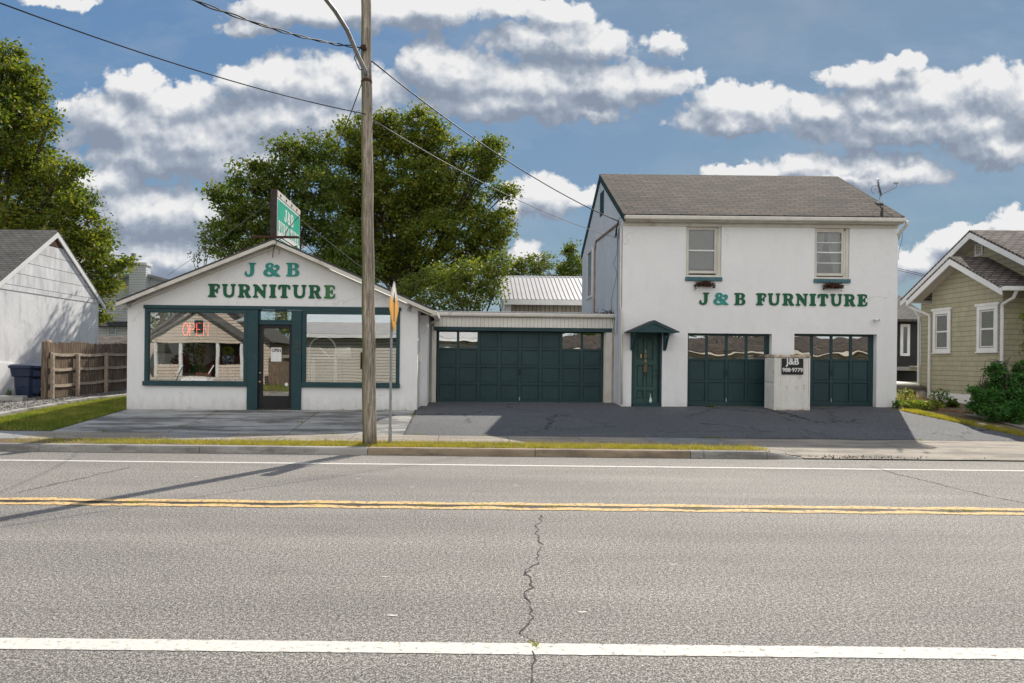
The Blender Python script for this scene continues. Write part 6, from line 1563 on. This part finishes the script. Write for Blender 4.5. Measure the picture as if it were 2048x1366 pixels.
# ------------------------------------------------------------------ trees
tree('oak_tree', 35, -60, [(-20,170,75),(35,160,50),(10,110,30),(40,225,58),(-20,260,80),(75,190,25),(35,300,58),(-30,350,80),(80,345,42),(120,350,32),(60,390,40),(110,400,52),(150,400,38),(170,450,44),(110,460,48),(190,490,40),(150,520,45),(215,515,34),(235,530,22),(60,450,45),(10,460,40),(190,560,38),(30,430,25),(95,255,20),(150,345,16),(205,585,24),(200,625,22),(225,570,18)],
     M['leafA'], 'large spreading oak tree rising behind the white house at the left edge', 'tree', 62, .19, .62, trunk_r=.5)
tree('maple_tree', 34, 560, [(470,400,42),(500,360,40),(455,450,42),(500,440,48),(540,350,38),(560,400,52),(600,330,40),(640,300,40),(590,300,24),(440,490,30),(480,510,38),(530,490,50),(590,460,50),(640,380,50),(620,430,45),(560,300,18),(430,390,14),(660,470,45),(700,530,50),(640,540,45)],
     M['leafB'], 'rounded maple tree behind the left half of the shop roof', 'tree', 60, .18, .6, trunk_r=.35)
tree('big_oak_tree', 38, 800, [(720,255,32),(760,250,30),(700,300,42),(690,260,18),(800,260,38),(850,265,38),(880,290,32),(750,310,48),(820,320,50),(880,340,34),(720,370,60),(790,390,64),(860,400,60),(930,320,30),(970,310,34),(985,340,26),(950,350,26),(995,290,14),(905,380,38),(940,400,34),(1000,380,22),(1015,385,15),(930,450,52),(860,470,60),(780,470,60),(720,450,50),(980,460,40),(1005,475,24),(960,500,40),(890,520,40),(810,530,50),(740,530,50),(1010,430,14),(840,225,12),(650,330,20),(700,400,46),(830,430,50),(760,520,50),(700,500,46),(890,560,36),(850,370,50),(940,530,34)],
     M['leafA'], 'tallest dense oak tree behind the pole and the middle of the shop', 'tree', 66, .18, .6, trunk_r=.3)
tree('locust_tree', 30, 960, [(930,545,30),(960,560,34),(900,560,30),(990,540,25),(985,580,30),(940,590,34),(880,590,32),(830,575,34),(870,545,22),(1005,515,20),(930,620,30),(850,615,30)],
     M['leafC'], 'light green locust tree low behind the garage roof', 'tree', 42, .14, .45, trunk_r=.1)
tree('hedge_tree', 42, 1040, [(1020,545,22),(1050,540,24),(1085,540,22),(1065,525,16),(1090,520,14),(1040,525,10)],
     M['leafC'], 'sparse light green shrubby tree above the left end of the metal shed roof', 'tree', 34, .17, .5, trunk_r=.12)
tree('dark_tree', 42, 1150, [(1120,545,24),(1145,535,24),(1142,510,12),(1143,495,7),(1170,540,20)],
     M['leafB'], 'dark green tree against the rear corner of the two-storey building', 'tree', 50, .17, .5, trunk_r=.15)
tree('bare_shrub', 31, 400, [(420,470,20),(405,500,16),(390,515,10),(430,500,20),(412,460,12)],
     M['leafB'], 'thin sparsely leaved tree at the left edge of the maple', 'tree', 9, .13, .5, trunk_r=.08)
tree('garden_shrub', 17.4, 2010, [(2000,765,22),(1975,790,22),(2020,790,28),(2045,770,28),(1960,815,16),(1990,820,26),(2030,825,28),(2060,810,35),(1950,785,9),(1990,745,13),(2060,740,22),(1995,735,8),(1962,790,13)],
     M['leafD'], 'dense dark green maple-leaved shrub in front of the green house', 'shrub', 55, .075, .16, trunk_r=.03)
tree('garden_shrub', 17.6, 2075, [(2072,700,22),(2062,640,14),(2085,660,25),(2080,600,20),(2056,622,7)],
     M['leafC'], 'feathery green shrub branch reaching in at the right edge', 'shrub', 26, .07, .2, trunk_r=.03)
for i, (x, y, h) in enumerate([(-13, -22, 9), (3, -24, 11), (14, -22, 9), (26, -24, 11), (-26, -21, 10)]):
    t = thing('street_tree', (x, y, .1), ['round','tall broad','round','tall','broad'][i]+' green tree across the street '+['behind the gap by the porch house','behind the long pale house','left of the brown-roofed house','right of the brown-roofed house','beyond the porch house'][i], 'tree')
    q = rng.normal(size=(90, 3)); q /= np.linalg.norm(q, axis=1)[:, None]; q = q*np.array([4.6, 4, h*.36])*rng.uniform(.6, 1, 90)[:, None]+np.array([x, y, h*.68])
    leaves('crown', np.concatenate([c_+rng.normal(size=(60, 3))*.55 for c_ in q]), .32, M['leafB'], t)
    MB().tube([(x, y, 0), (x+.2, y, h*.35), (x, y, h*.7)], [.35, .28, .1], 8).build('trunk', M['bark'], t, True)
# street planting at the right
weed(1828, 812, 19.2, .45, .26, M['leafE'], 'bushy yellow-green weed with flowers at the corner of the driveway', 900, .07)
weed(1812, 795, 19.8, .25, .55, M['leafE'], 'tall yellow-green weed beside the corner of the white building', 240, .07)
weed(1794, 812, 19.35, .14, .26, M['leafD'], 'small dark weed at the foot of the white building corner', 160, .06)
weed(1880, 790, 19.6, .30, .55, M['leafD'], 'small bush under the downspout of the green house', 420, .06)
weed(1863, 815, 18.9, .35, .30, M['leafE'], 'low yellow-green weed left of the garden bricks', 500, .06)
weed(1905, 795, 19.6, .16, .24, M['leafB'], 'blue-green hosta clump against the white foundation', 60, .16)
weed(1420, 813, 19.5, .12, .06, M['leafD'], 'flat weed at the wall foot between door and garage', 90, .04)
blades('dry_weeds', [(XP(px_, 20.2)+random.gauss(0,.05), 20.3+random.gauss(0,.4)) for px_ in np.linspace(1802, 1875, 60) for _ in range(9)], gz, .42, M['straw'], w=.005, lean=.35)
for (px_, py_, s_) in ((1962, 848, .14), (1995, 850, .11)):
    x, y = RP(px_, py_, .38); mb = MB()
    mb.lathe((x, y, gz(x, y)-.03), [(s_*.8,0),(s_,s_*.3),(s_*.7,s_*.6),(s_*.2,s_*.75)], 9); tag(mb.build('garden_stone', M['stone'], None, True), 'pale stone under the dark shrub, '+('the larger left one' if s_ > .12 else 'the smaller right one'), 'stone', 'pale garden stones')
# dirt fans in the gutter
q = np.stack([rng.normal(7.4, .8, 300), rng.normal(13.05, .07, 300), np.zeros(300)], 1); q[:, 2] = [cut(x, max(y, 12.96))+.01 if y > 12.96 else .006 for x, y in q[:, :2]]
leaves('gutter_debris', q, .03, M['twig'], kind='stuff')
